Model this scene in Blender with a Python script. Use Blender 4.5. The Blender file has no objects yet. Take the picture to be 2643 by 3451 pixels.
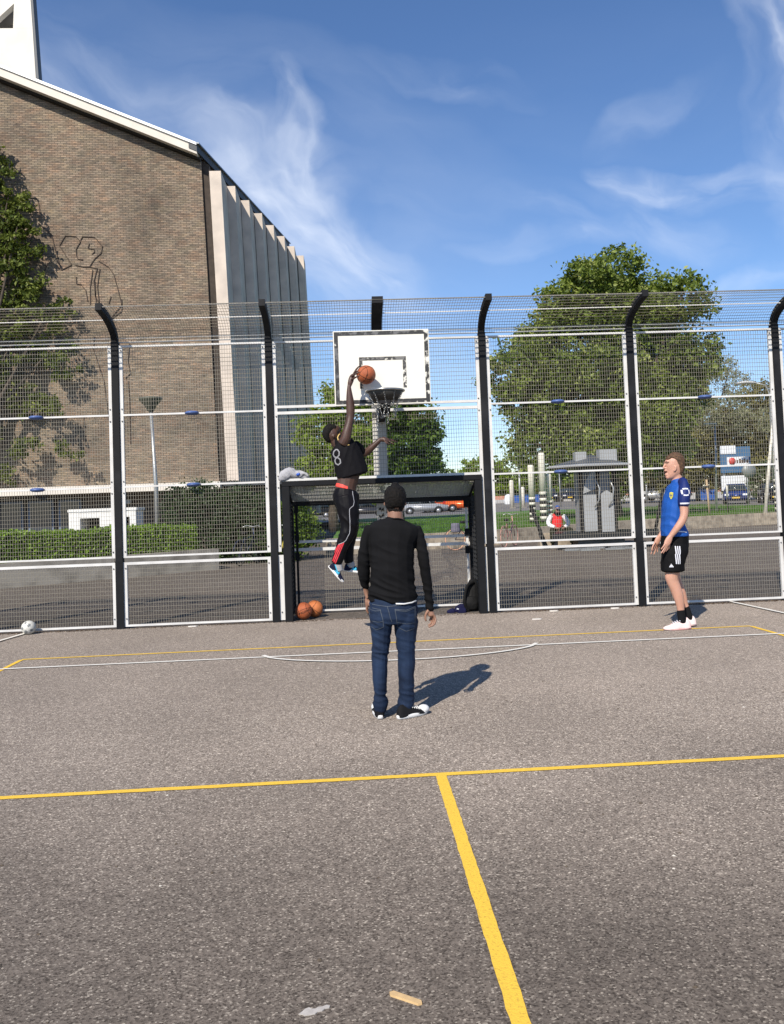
import bpy, bmesh, math, random
import numpy as np
from mathutils import Vector, Matrix, noise
from mathutils.bvhtree import BVHTree
R = math.radians
scene = bpy.context.scene
col = scene.collection
random.seed(7)
rng = np.random.default_rng(7)

# ---------------------------------------------------------------- camera
yaw, pitch, roll = .0481, .0429, -.0366
F = Vector((math.sin(yaw)*math.cos(pitch), math.cos(yaw)*math.cos(pitch), math.sin(pitch)))
Rt = Vector((math.cos(yaw), -math.sin(yaw), 0)); U = Rt.cross(F)
cr_, sr_ = math.cos(roll), math.sin(roll)
Rt, U = cr_*Rt + sr_*U, -sr_*Rt + cr_*U
cam = bpy.data.cameras.new('camera'); camo = bpy.data.objects.new('camera', cam); col.objects.link(camo)
camo.matrix_world = Matrix(((Rt.x, U.x, -F.x, 0), (Rt.y, U.y, -F.y, -11.834), (Rt.z, U.z, -F.z, 1.6), (0, 0, 0, 1)))
cam.sensor_fit = 'HORIZONTAL'; cam.sensor_width = 36; cam.lens = 38.57
cam.shift_y = -.0577
cam.clip_start = .05; cam.clip_end = 2000
scene.camera = camo

# ---------------------------------------------------------------- world, sun, exposure
SUN_EL, SUN_D = R(41), Vector((.444, .896, 0)).normalized()
sky_dir = Vector((SUN_D.x*math.cos(SUN_EL), SUN_D.y*math.cos(SUN_EL), -math.sin(SUN_EL)))
w = bpy.data.worlds.new('World'); scene.world = w; w.use_nodes = True
nt = w.node_tree; N = nt.nodes; L = nt.links
for n in list(N): N.remove(n)
out = N.new('ShaderNodeOutputWorld'); bg = N.new('ShaderNodeBackground'); bg.inputs[1].default_value = .10
L.new(bg.outputs[0], out.inputs[0])
sky = N.new('ShaderNodeTexSky'); sky.sky_type = 'NISHITA'; sky.sun_disc = False
sky.sun_elevation = SUN_EL; sky.sun_rotation = math.atan2(-SUN_D.x, -SUN_D.y)
sky.air_density = 1.0; sky.dust_density = .12; sky.ozone_density = 3.0
tc = N.new('ShaderNodeTexCoord'); sep = N.new('ShaderNodeSeparateXYZ'); L.new(tc.outputs['Generated'], sep.inputs[0])
def mth(op, a, b=None, clamp=False):
    m = N.new('ShaderNodeMath'); m.operation = op; m.use_clamp = clamp
    for i, q in enumerate((a, b)):
        if q is None: continue
        if isinstance(q, (int, float)): m.inputs[i].default_value = q
        else: L.new(q, m.inputs[i])
    return m.outputs[0]
ya = mth('MAXIMUM', sep.outputs['Y'], .05)
gu = mth('DIVIDE', sep.outputs['X'], ya); gw = mth('DIVIDE', sep.outputs['Z'], ya)
# warped coordinates for wispy cirrus
cmb = N.new('ShaderNodeCombineXYZ'); L.new(gu, cmb.inputs[0]); L.new(gw, cmb.inputs[1])
wn = N.new('ShaderNodeTexNoise'); wn.inputs['Scale'].default_value = 4.5; wn.inputs['Detail'].default_value = 5
L.new(cmb.outputs[0], wn.inputs['Vector'])
wsub = N.new('ShaderNodeVectorMath'); wsub.operation = 'SUBTRACT'; L.new(wn.outputs['Color'], wsub.inputs[0]); wsub.inputs[1].default_value = (.5, .5, .5)
wsc = N.new('ShaderNodeVectorMath'); wsc.operation = 'SCALE'; L.new(wsub.outputs[0], wsc.inputs[0]); wsc.inputs['Scale'].default_value = .16
wad = N.new('ShaderNodeVectorMath'); wad.operation = 'ADD'; L.new(cmb.outputs[0], wad.inputs[0]); L.new(wsc.outputs[0], wad.inputs[1])
sp2 = N.new('ShaderNodeSeparateXYZ'); L.new(wad.outputs[0], sp2.inputs[0])
def cirrus(cu, cw, ang, la, lb, amp, seed, pw=1.6, fs=1.0):
    c, s = math.cos(ang), math.sin(ang)
    du = mth('SUBTRACT', sp2.outputs[0], cu); dw = mth('SUBTRACT', sp2.outputs[1], cw)
    a = mth('ADD', mth('MULTIPLY', du, c), mth('MULTIPLY', dw, s)); b = mth('SUBTRACT', mth('MULTIPLY', dw, c), mth('MULTIPLY', du, s))
    d = mth('ADD', mth('POWER', mth('ABSOLUTE', mth('DIVIDE', a, la)), 2), mth('POWER', mth('ABSOLUTE', mth('DIVIDE', b, lb)), 2))
    g = mth('SUBTRACT', 1, d, True)
    cb = N.new('ShaderNodeCombineXYZ'); L.new(mth('MULTIPLY', a, 5*fs), cb.inputs[0]); L.new(mth('MULTIPLY', b, 13*fs), cb.inputs[1]); cb.inputs[2].default_value = seed
    n = N.new('ShaderNodeTexNoise'); n.inputs['Scale'].default_value = 1.7; n.inputs['Detail'].default_value = 9; n.inputs['Roughness'].default_value = .5
    n.inputs['Distortion'].default_value = .5
    L.new(cb.outputs[0], n.inputs['Vector'])
    f = mth('POWER', mth('MULTIPLY', mth('SUBTRACT', n.outputs['Fac'], .24), 1.9, True), pw)
    return mth('MULTIPLY', mth('MULTIPLY', f, g), amp)
tot = None
for a in [(-.10, .385, R(8), .15, .055, .75, 1.0), (-.055, .43, R(-80), .10, .035, .9, 7.7), (-.03, .34, R(-46), .24, .06, .8, 2.3), (-.20, .42, R(-36), .30, .10, .42, 3.1), (-.02, .28, R(-40), .22, .09, .42, 21.0), (-.14, .44, R(-20), .42, .17, .28, 31.0, 1.2, .6), (.30, .42, R(10), .42, .20, .04, 33.0, 1.2, .6), (.0, .30, R(-25), .34, .13, .13, 35.0, 1.2, .6),
          (.44, .38, R(-7), .17, .034, .95, 4.4), (.36, .33, R(-14), .22, .04, .35, 5.2), (.24, .31, R(3), .13, .022, .42, 6.0),
          (.38, .48, R(30), .11, .035, .34, 7.9), (.57, .53, R(100), .30, .085, .85, 8.3), (.14, .52, R(-12), .13, .03, .26, 9.4),
          (.06, .20, R(-22), .22, .05, .15, 10.2), (.20, .14, R(0), .45, .10, .08, 11.2), (-.36, .52, R(-40), .2, .05, .35, 12.2), (.56, .26, R(2), .2, .02, .5, 13.0)]:
    c = cirrus(*a); tot = c if tot is None else mth('ADD', tot, c)
tot = mth('MINIMUM', mth('MULTIPLY', tot, .62), .6)
mx = N.new('ShaderNodeMix'); mx.data_type = 'RGBA'; L.new(tot, mx.inputs['Factor'])
hs = N.new('ShaderNodeHueSaturation'); hs.inputs['Saturation'].default_value = 1.1; L.new(sky.outputs[0], hs.inputs['Color'])
tn = N.new('ShaderNodeMix'); tn.data_type = 'RGBA'; tn.blend_type = 'MULTIPLY'; tn.inputs[0].default_value = 1; L.new(hs.outputs[0], tn.inputs['A']); tn.inputs['B'].default_value = (1.0, 1.02, 1.14, 1)
L.new(tn.outputs['Result'], mx.inputs['A']); mx.inputs['B'].default_value = (8.2, 8.7, 9.6, 1)
L.new(mx.outputs['Result'], bg.inputs[0])
sl = bpy.data.lights.new('sun', 'SUN'); sl.energy = 4.3; sl.angle = R(.53); sl.color = (1, .92, .81)
so = bpy.data.objects.new('sun', sl); col.objects.link(so); so.rotation_euler = sky_dir.to_track_quat('-Z', 'Y').to_euler()
so.location = (-8, -20, 20)
vs = scene.view_settings; vs.view_transform = 'Standard'; vs.look = 'None'; vs.exposure = 0.35; vs.gamma = 1
scene.render.film_transparent = False
scene.cycles.max_bounces = 6; scene.cycles.transparent_max_bounces = 8

# ---------------------------------------------------------------- materials
MATS = {}
def mat(name, c, rough=.6, metal=0.0, var=.0, vs_=6., bump=0., bs=60., c2=None, detail=6, spec=None, thresh=None):
    if name in MATS: return MATS[name]
    m = bpy.data.materials.new(name); m.use_nodes = True; t = m.node_tree; n = t.nodes; l = t.links
    b = n['Principled BSDF']; b.inputs['Base Color'].default_value = (*c, 1); b.inputs['Roughness'].default_value = rough; b.inputs['Specular IOR Level'].default_value = .5 if max(c) > .04 else .22; b.inputs['Metallic'].default_value = metal
    if spec is not None: b.inputs['Specular IOR Level'].default_value = spec
    tcn = n.new('ShaderNodeTexCoord')
    if var or c2:
        x = n.new('ShaderNodeTexNoise'); x.inputs['Scale'].default_value = vs_; x.inputs['Detail'].default_value = detail; l.new(tcn.outputs['Object'], x.inputs['Vector'])
        r = n.new('ShaderNodeValToRGB'); l.new(x.outputs['Fac'], r.inputs[0])
        lo, hi = thresh or (.35, .65)
        r.color_ramp.elements[0].position = lo; r.color_ramp.elements[1].position = hi
        ca = tuple(q*(1-var) for q in c); cb = c2 or tuple(min(1, q*(1+var)) for q in c)
        r.color_ramp.elements[0].color = (*ca, 1); r.color_ramp.elements[1].color = (*cb, 1)
        l.new(r.outputs[0], b.inputs['Base Color'])
    if bump:
        x = n.new('ShaderNodeTexNoise'); x.inputs['Scale'].default_value = bs; x.inputs['Detail'].default_value = 4; l.new(tcn.outputs['Object'], x.inputs['Vector'])
        bp = n.new('ShaderNodeBump'); bp.inputs['Strength'].default_value = bump; bp.inputs['Distance'].default_value = .01; l.new(x.outputs['Fac'], bp.inputs['Height']); l.new(bp.outputs[0], b.inputs['Normal'])
    MATS[name] = m; return m
def leafmat(name, cols, trans=.3):
    m = bpy.data.materials.new(name); m.use_nodes = True; t = m.node_tree; n = t.nodes; l = t.links
    b = n['Principled BSDF']; b.inputs['Roughness'].default_value = .5; b.inputs['Specular IOR Level'].default_value = .35
    g = n.new('ShaderNodeNewGeometry'); r = n.new('ShaderNodeValToRGB'); r.color_ramp.interpolation = 'LINEAR'
    tcn = n.new('ShaderNodeTexCoord'); x = n.new('ShaderNodeTexNoise'); x.inputs['Scale'].default_value = .9; x.inputs['Detail'].default_value = 3; l.new(tcn.outputs['Object'], x.inputs['Vector'])
    ad = n.new('ShaderNodeMath'); ad.operation = 'MULTIPLY_ADD'; l.new(g.outputs['Random Per Island'], ad.inputs[0]); ad.inputs[1].default_value = .6
    sb = n.new('ShaderNodeMath'); sb.operation = 'SUBTRACT'; l.new(x.outputs['Fac'], sb.inputs[0]); sb.inputs[1].default_value = .3
    l.new(sb.outputs[0], ad.inputs[2]); l.new(ad.outputs[0], r.inputs[0])
    e = r.color_ramp.elements
    e[0].position = 0; e[1].position = 1
    e[0].color = (*cols[0], 1); e[1].color = (*cols[-1], 1)
    for i, c in enumerate(cols[1:-1]):
        q = e.new((i+1)/(len(cols)-1)); q.color = (*c, 1)
    l.new(r.outputs[0], b.inputs['Base Color'])
    tr = n.new('ShaderNodeBsdfTranslucent'); l.new(r.outputs[0], tr.inputs[0]); ms = n.new('ShaderNodeMixShader'); ms.inputs[0].default_value = trans
    o = n['Material Output']; l.new(b.outputs[0], ms.inputs[1]); l.new(tr.outputs[0], ms.inputs[2]); l.new(ms.outputs[0], o.inputs[0])
    return m

# ---------------------------------------------------------------- object helpers
def base_of(p):
    v = Vector((0, 0, 0))
    while p is not None: v += p.location; p = p.parent
    return v
def obj(name, verts, faces, m=None, parent=None, smooth=False, mats=None, mi=None):
    b = base_of(parent)
    me = bpy.data.meshes.new(name)
    vv = np.asarray([tuple(q) for q in verts], dtype=float) if not isinstance(verts, np.ndarray) else verts.astype(float)
    vv = vv - np.array(b)
    if isinstance(faces, np.ndarray):
        nf, k = faces.shape
        me.vertices.add(len(vv)); me.vertices.foreach_set('co', vv.ravel())
        me.loops.add(nf*k); me.loops.foreach_set('vertex_index', faces.ravel().astype(np.int32))
        me.polygons.add(nf); me.polygons.foreach_set('loop_start', np.arange(0, nf*k, k, dtype=np.int32)); me.polygons.foreach_set('loop_total', np.full(nf, k, dtype=np.int32))
        me.update(calc_edges=True); me.validate()
    else:
        me.from_pydata(vv.tolist(), [], [tuple(f) for f in faces]); me.update()
    for q in (mats or ([m] if m else [])): me.materials.append(q)
    if mi is not None: me.polygons.foreach_set('material_index', np.asarray(mi, dtype=np.int32))
    me.polygons.foreach_set('use_smooth', [bool(smooth)]*len(me.polygons))
    o = bpy.data.objects.new(name, me); col.objects.link(o)
    if parent is not None: o.parent = parent
    return o
def tag(o, label=None, cat=None, group=None, kind=None):
    if label: o['label'] = label
    if cat: o['category'] = cat
    if group: o['group'] = group
    if kind: o['kind'] = kind
    return o
def thing(name, label, cat, loc=(0, 0, 0), group=None):
    o = bpy.data.objects.new(name, None); o.empty_display_size = .2; col.objects.link(o); o.location = loc
    return tag(o, label, cat, group)
CV = np.array([(0,0,0),(1,0,0),(1,1,0),(0,1,0),(0,0,1),(1,0,1),(1,1,1),(0,1,1)], float)
CF = np.array([(0,3,2,1),(4,5,6,7),(0,1,5,4),(1,2,6,5),(2,3,7,6),(3,0,4,7)])
def boxes(bl):
    V = []; Fc = []
    for i, (x0, x1, y0, y1, z0, z1) in enumerate(bl):
        V.append(CV*np.array((x1-x0, y1-y0, z1-z0)) + np.array((x0, y0, z0))); Fc.append(CF + 8*i)
    return np.vstack(V), np.vstack(Fc)
def box(name, x0, x1, y0, y1, z0, z1, m, parent=None, bev=0):
    if not bev:
        v, f = boxes([(x0, x1, y0, y1, z0, z1)]); return obj(name, v, f, m, parent)
    bm = bmesh.new(); bmesh.ops.create_cube(bm, size=1)
    for v in bm.verts: v.co = Vector(((x0+x1)/2 + v.co.x*(x1-x0), (y0+y1)/2 + v.co.y*(y1-y0), (z0+z1)/2 + v.co.z*(z1-z0)))
    bmesh.ops.bevel(bm, geom=bm.edges[:], offset=bev, segments=2, affect='EDGES')
    return frombm(name, bm, m, parent)
def frombm(name, bm, m, parent=None, smooth=False):
    bm.verts.ensure_lookup_table()
    v = [tuple(q.co) for q in bm.verts]; ix = {q: i for i, q in enumerate(bm.verts)}
    f = [[ix[q] for q in fc.verts] for fc in bm.faces]; bm.free()
    return obj(name, v, f, m, parent, smooth)
def prism(name, pts, y0, y1, m, parent=None, axis='y', smooth=False):
    # polygon pts (a,b) extruded along an axis
    def P(a, b, t): return (a, t, b) if axis == 'y' else ((t, a, b) if axis == 'x' else (a, b, t))
    n = len(pts); v = [P(a, b, y0) for a, b in pts] + [P(a, b, y1) for a, b in pts]
    f = [list(range(n)), list(range(2*n-1, n-1, -1))] + [[i, i+n, (i+1) % n + n, (i+1) % n] for i in range(n)]
    bm = bmesh.new(); bv = [bm.verts.new(q) for q in v]
    for q in f: bm.faces.new([bv[i] for i in q])
    bmesh.ops.recalc_face_normals(bm, faces=bm.faces)
    return frombm(name, bm, m, parent, smooth)
def tube_vf(pts, r, seg=8, rr=None, closed=False):
    pts = [Vector(p) for p in pts]; V = []; Fc = []; n = len(pts); pu = None
    for i, p in enumerate(pts):
        a = pts[i-1] if (i > 0 or closed) else p; b = pts[(i+1) % n] if (i < n-1 or closed) else p
        t = (b-a).normalized()
        if pu is None: pu = t.orthogonal().normalized()
        u = (pu - t*pu.dot(t)).normalized(); pu = u; w_ = t.cross(u); q = rr[i] if rr else r
        for k in range(seg):
            an = 2*math.pi*k/seg; V.append(p + u*math.cos(an)*q + w_*math.sin(an)*q)
    m_ = n if closed else n-1
    for i in range(m_):
        for k in range(seg):
            a = i*seg+k; b = i*seg+(k+1) % seg; c = ((i+1) % n)*seg+(k+1) % seg; d = ((i+1) % n)*seg+k; Fc.append((a, b, c, d))
    if not closed: Fc += [tuple(range(seg))[::-1], tuple(range((n-1)*seg, n*seg))]
    return V, Fc
def merge(parts):
    V = []; Fc = []
    for v, f in parts:
        k = len(V); V += [tuple(q) for q in v]; Fc += [tuple(int(i)+k for i in q) for q in f]
    return V, Fc
def tube(name, pts, r, m, parent=None, seg=8, rr=None, closed=False):
    v, f = tube_vf(pts, r, seg, rr, closed); return obj(name, v, f, m, parent, True)
def lathe(name, prof, c, m, parent=None, seg=24, axis=Vector((0, 0, 1)), smooth=True):
    u = axis.orthogonal().normalized(); w_ = axis.cross(u); V = []; Fc = []
    for r, h in prof:
        for k in range(seg):
            a = 2*math.pi*k/seg; V.append(Vector(c) + axis*h + u*math.cos(a)*r + w_*math.sin(a)*r)
    n = len(prof)
    for i in range(n-1):
        for k in range(seg):
            Fc.append((i*seg+k, i*seg+(k+1) % seg, (i+1)*seg+(k+1) % seg, (i+1)*seg+k))
    Fc += [tuple(range(seg))[::-1], tuple(range((n-1)*seg, n*seg))]
    return obj(name, V, Fc, m, parent, smooth)
def copy_of(o, parent, d, name=None):
    c = o.copy(); col.objects.link(c); c.parent = parent
    c.location = Vector(o.location) + Vector(d); return c
def copy_tree(o, parent=None):
    c = o.copy(); col.objects.link(c); c.parent = parent
    for ch in o.children: copy_tree(ch, c)
    return c

# organic surfaces: chains of elliptical rings, united by a voxel remesh
def chain_vf(ch, seg=14, flat=False):
    P = [Vector(q[:3]) for q in ch]; n = len(P)
    if n < 2: P.append(P[0] + Vector((0, 0, -.004))); ch = list(ch) + [ch[0]]; n = 2
    T = [((P[i+1]-P[i]) if i < n-1 else (P[i]-P[i-1])).normalized() + ((P[i]-P[i-1]).normalized() if i > 0 else Vector()) for i in range(n)]
    rings = []
    for i in range(n):
        t = Vector((0, 0, -1)) if flat else T[i].normalized(); s = Vector((t.z, 0, -t.x))
        s = s.normalized() if s.length > .25 else (Vector((1, 0, 0)) - t*t.x).normalized()
        if i and rings[-1][1].dot(s) < 0: s = -s
        d = t.cross(s).normalized(); rings.append((P[i], s, d, ch[i][3], ch[i][4], t))
    full = []
    p, s, d, a, b, t = rings[0]; m_ = min(a, b)
    for k in (.15, .5, .8): q = math.sqrt(1-(1-k)**2) if k < 1 else 1; full.append((p - t*min(m_, .03)*(1-k)*.8, s, d, a*q*.98, b*q*.98))
    full += [r[:5] for r in rings]
    p, s, d, a, b, t = rings[-1]; m_ = min(a, b)
    for k in (.8, .5, .15): q = math.sqrt(1-(1-k)**2); full.append((p + t*min(m_, .03)*(1-k)*.8, s, d, a*q*.98, b*q*.98))
    V = []; Fc = []
    for p, s, d, a, b in full:
        for k in range(seg):
            an = 2*math.pi*k/seg; V.append(p + s*a*math.cos(an) + d*b*math.sin(an))
    for i in range(len(full)-1):
        for k in range(seg):
            Fc.append((i*seg+k, i*seg+(k+1) % seg, (i+1)*seg+(k+1) % seg, (i+1)*seg+k))
    Fc += [tuple(range(seg))[::-1], tuple(range((len(full)-1)*seg, len(full)*seg))]
    return V, Fc
def densify(ch, k=3):
    # Catmull-Rom interpolation so that rings follow curves smoothly
    c = [np.array(q, float) for q in ch]; o = []
    for i in range(len(c)-1):
        p0 = c[max(i-1, 0)]; p1 = c[i]; p2 = c[i+1]; p3 = c[min(i+2, len(c)-1)]
        for j in range(k):
            t = j/k; q = .5*((2*p1)+(-p0+p2)*t+(2*p0-5*p1+4*p2-p3)*t*t+(-p0+3*p1-3*p2+p3)*t**3)
            q[3:] = np.maximum(q[3:], np.minimum(p1[3:], p2[3:])*.9); o.append(tuple(q))
    o.append(tuple(c[-1])); return o
def blob(name, chains, m, parent=None, voxel=.008, smooth=2, disp=None, cut=None, extra=None, flat=False):
    parts = [chain_vf(densify(c) if len(c) > 1 else c, 14, flat) for c in chains] + (extra or [])
    v, f = merge(parts)
    bm = bmesh.new(); bv = [bm.verts.new(q) for q in v]
    for q in f:
        try: bm.faces.new([bv[i] for i in q])
        except ValueError: pass
    bmesh.ops.recalc_face_normals(bm, faces=bm.faces)
    me = bpy.data.meshes.new('tmp'); bm.to_mesh(me); bm.free()
    t = bpy.data.objects.new('tmp', me); col.objects.link(t)
    rm = t.modifiers.new('r', 'REMESH'); rm.mode = 'VOXEL'; rm.voxel_size = voxel
    if smooth: sm = t.modifiers.new('s', 'SMOOTH'); sm.iterations = smooth; sm.factor = .5
    dg = bpy.context.evaluated_depsgraph_get(); dg.update()
    m2 = bpy.data.meshes.new_from_object(t.evaluated_get(dg))
    bpy.data.objects.remove(t); bpy.data.meshes.remove(me)
    co = np.zeros(len(m2.vertices)*3); m2.vertices.foreach_get('co', co); co = co.reshape(-1, 3)
    if disp:
        nn = np.zeros(len(m2.vertices)*3); m2.vertices.foreach_get('normal', nn); nn = nn.reshape(-1, 3)
        co = np.array([np.array(c_) + np.array(n_)*disp(Vector(c_), Vector(n_)) for c_, n_ in zip(co, nn)])
    if cut is not None:
        pass
    co = co - np.array(base_of(parent)); m2.vertices.foreach_set('co', co.ravel()); m2.update()
    m2.materials.clear(); m2.materials.append(m); m2.polygons.foreach_set('use_smooth', [True]*len(m2.polygons)); m2.name = name
    o = bpy.data.objects.new(name, m2); col.objects.link(o)
    if parent is not None: o.parent = parent
    return o
def bvh_of(o):
    b = base_of(o); return BVHTree.FromPolygons([v.co + b for v in o.data.vertices], [tuple(p.vertices) for p in o.data.polygons])
def ribbon2(pts, wd, closed=False, step=.012):
    # flat 2-D ribbon along a polyline, finely divided
    P = [Vector(p) for p in pts]
    if closed: P.append(P[0])
    Q = []
    for a, b in zip(P[:-1], P[1:]):
        k = max(1, int((b-a).length/step)); Q += [a + (b-a)*i/k for i in range(k)]
    Q.append(P[-1]); V = []; Fc = []
    for i, q in enumerate(Q):
        t = (Q[min(i+1, len(Q)-1)] - Q[max(i-1, 0)]).normalized(); nn = Vector((-t.y, t.x))
        if closed and i in (0, len(Q)-1): t = (Q[1]-Q[-2]).normalized(); nn = Vector((-t.y, t.x))
        V += [q + nn*wd/2, q, q - nn*wd/2]
    for i in range(len(Q)-1):
        for k in (0, 1): Fc.append((3*i+k, 3*i+k+1, 3*i+k+4, 3*i+k+3))
    return V, Fc
def poly2(pts, k=3):
    c = sum((Vector(p) for p in pts), Vector((0, 0)))/len(pts); V = [c]; Fc = []; n = len(pts)
    for j in range(1, k+1): V += [c + (Vector(p)-c)*j/k for p in pts]
    for i in range(n): Fc.append((0, 1+i, 1+(i+1) % n))
    for j in range(k-1):
        for i in range(n): a = 1+j*n; Fc.append((a+i, a+n+i, a+n+(i+1) % n, a+(i+1) % n))
    return V, Fc
def decal(name, shapes, org, ux, uy, dr, bvh, m, parent, off=.003, far=.6):
    org, ux, uy, dr = Vector(org), Vector(ux), Vector(uy), Vector(dr).normalized(); V = []; Fc = []
    for v, f in shapes:
        k = len(V); ok = []
        for q in v:
            p = org + ux*q[0] + uy*q[1]; h = bvh.ray_cast(p - dr*far, dr, far*2)
            if h[0] is None: V.append(p); ok.append(False)
            else: V.append(h[0] - dr*off); ok.append(True)
        for q in f:
            if all(ok[i] for i in q): Fc.append(tuple(i+k for i in q))
    if not Fc: print('EMPTY DECAL', name); return None
    return obj(name, V, Fc, m, parent, True)
def text_vf(s, size, bold=0, k=2):
    c = bpy.data.curves.new('t', 'FONT'); c.body = s; c.size = size; c.align_x = 'CENTER'; c.align_y = 'CENTER'; c.offset = bold; c.resolution_u = 3
    o = bpy.data.objects.new('t', c); col.objects.link(o); dg = bpy.context.evaluated_depsgraph_get(); dg.update()
    me = bpy.data.meshes.new_from_object(o.evaluated_get(dg)); bm = bmesh.new(); bm.from_mesh(me)
    bmesh.ops.triangulate(bm, faces=bm.faces); bmesh.ops.subdivide_edges(bm, edges=bm.edges, cuts=k, use_grid_fill=True)
    V = [Vector((v.co.x, v.co.y)) for v in bm.verts]; ix = {v: i for i, v in enumerate(bm.verts)}; Fc = [[ix[v] for v in f.verts] for f in bm.faces]
    bm.free(); bpy.data.objects.remove(o); bpy.data.curves.remove(c); bpy.data.meshes.remove(me); return V, Fc

# foliage
def leaves_vf(ells, n, size, seed, clump=.35, per=40, up=.0):
    g = np.random.default_rng(seed); C = []; wt = np.array([e[1][0]*e[1][1]*e[1][2] for e in ells])**.75; wt /= wt.sum()
    for e, k in zip(ells, (wt*n).astype(int)):
        c, r = np.array(e[0]), np.array(e[1]); nc = max(1, k//per)
        d = g.normal(size=(nc, 3)); d /= np.linalg.norm(d, axis=1)[:, None]; rad = g.uniform(.35, 1.0, nc)**.5
        cc = c + d*r*rad[:, None]*(1 + .10*g.normal(size=nc))[:, None]; cs = clump*g.uniform(.5, 1.3, nc)
        idx = g.integers(0, nc, k); C.append(cc[idx] + g.normal(size=(k, 3))*cs[idx][:, None]*np.array((.6, .6, .42)))
    C = np.vstack(C); k = len(C); s = size*g.uniform(.6, 1.35, k)[:, None]
    a = g.normal(size=(k, 3)); a /= np.linalg.norm(a, axis=1)[:, None]; b = g.normal(size=(k, 3)); b[:, 2] += up; b = np.cross(a, b); b /= np.linalg.norm(b, axis=1)[:, None]
    nn = np.cross(a, b)
    V = np.stack([C - a*s*.5, C + b*s*.3 + nn*s*.08, C + a*s*.55, C - b*s*.3 + nn*s*.08], 1).reshape(-1, 3)
    return V, np.arange(4*k).reshape(-1, 4)
# ================================================================ setting
def asphalt(name, dark, mid, light, scale, speck=.16, patch=.12, near_falloff=False):
    m = bpy.data.materials.new(name); m.use_nodes = True; t = m.node_tree; n = t.nodes; l = t.links; b = n['Principled BSDF']
    b.inputs['Roughness'].default_value = .85; b.inputs['Specular IOR Level'].default_value = .25; b.inputs['Diffuse Roughness'].default_value = .6
    tcn = n.new('ShaderNodeTexCoord')
    v = n.new('ShaderNodeTexVoronoi'); v.inputs['Scale'].default_value = scale; l.new(tcn.outputs['Object'], v.inputs['Vector'])
    sp = n.new('ShaderNodeSeparateColor'); l.new(v.outputs['Color'], sp.inputs[0])
    r = n.new('ShaderNodeValToRGB'); e = r.color_ramp.elements
    e[0].position = 0; e[0].color = (*dark, 1); e[1].position = 1; e[1].color = (*light, 1)
    q = e.new(.45); q.color = (*mid, 1); q = e.new(1-speck); q.color = tuple(a*1.25 for a in mid) + (1,); q = e.new(1-speck*.3); q.color = tuple(a*.75 for a in light) + (1,)
    l.new(sp.outputs[0], r.inputs[0])
    v2 = n.new('ShaderNodeTexNoise'); v2.inputs['Scale'].default_value = .55; v2.inputs['Detail'].default_value = 8; v2.inputs['Roughness'].default_value = .6; l.new(tcn.outputs['Object'], v2.inputs['Vector'])
    v3 = n.new('ShaderNodeTexNoise'); v3.inputs['Scale'].default_value = 22; v3.inputs['Detail'].default_value = 5; l.new(tcn.outputs['Object'], v3.inputs['Vector'])
    ad = n.new('ShaderNodeMath'); ad.operation = 'ADD'; l.new(v2.outputs['Fac'], ad.inputs[0]); l.new(v3.outputs['Fac'], ad.inputs[1])
    mr = n.new('ShaderNodeMapRange'); mr.inputs[1].default_value = .7; mr.inputs[2].default_value = 1.3; mr.inputs[3].default_value = 1-patch; mr.inputs[4].default_value = 1+patch; l.new(ad.outputs[0], mr.inputs[0])
    mu = n.new('ShaderNodeVectorMath'); mu.operation = 'SCALE'; l.new(r.outputs[0], mu.inputs[0]); l.new(mr.outputs[0], mu.inputs['Scale'])
    if near_falloff:  # brightness falloff towards the viewer put into the colour, edge broken by noise
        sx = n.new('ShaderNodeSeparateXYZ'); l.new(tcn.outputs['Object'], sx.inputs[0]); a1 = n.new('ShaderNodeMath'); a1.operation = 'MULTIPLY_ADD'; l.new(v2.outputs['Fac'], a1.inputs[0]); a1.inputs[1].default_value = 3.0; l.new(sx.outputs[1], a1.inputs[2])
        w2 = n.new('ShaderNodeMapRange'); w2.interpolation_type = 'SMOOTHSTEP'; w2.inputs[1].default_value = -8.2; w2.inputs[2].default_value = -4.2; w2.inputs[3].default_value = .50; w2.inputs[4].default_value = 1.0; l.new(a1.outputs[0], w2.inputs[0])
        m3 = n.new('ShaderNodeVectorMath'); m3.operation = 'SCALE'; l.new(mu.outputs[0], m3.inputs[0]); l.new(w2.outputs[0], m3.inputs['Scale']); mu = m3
    l.new(mu.outputs[0], b.inputs['Base Color'])
    bp = n.new('ShaderNodeBump'); bp.inputs['Strength'].default_value = .55; bp.inputs['Distance'].default_value = .004; l.new(v.outputs['Distance'], bp.inputs['Height']); l.new(bp.outputs[0], b.inputs['Normal'])
    return m
m_court = asphalt('court asphalt', (.088, .071, .057), (.232, .195, .162), (.66, .58, .48), 145, speck=.12, patch=.2, near_falloff=True)
m_plaza = asphalt('plaza asphalt', (.045, .037, .030), (.095, .080, .066), (.22, .19, .16), 60, patch=.25)
def sheet(name, x0, x1, y0, y1, z, m, parent=None, kind='structure'):
    o = obj(name, [(x0, y0, z), (x1, y0, z), (x1, y1, z), (x0, y1, z)], [(0, 1, 2, 3)], m, parent)
    if kind: o['kind'] = kind
    return o
sheet('ground', -400, 400, -60, 700, 0, m_plaza)
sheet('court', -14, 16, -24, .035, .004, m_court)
g = np.random.default_rng(17); k = 420; X = g.uniform(-6, 7, k); Y = g.uniform(-9.6, -.1, k); D_ = g.uniform(.003, .011, k)
Vd = []; Fd = []
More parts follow.
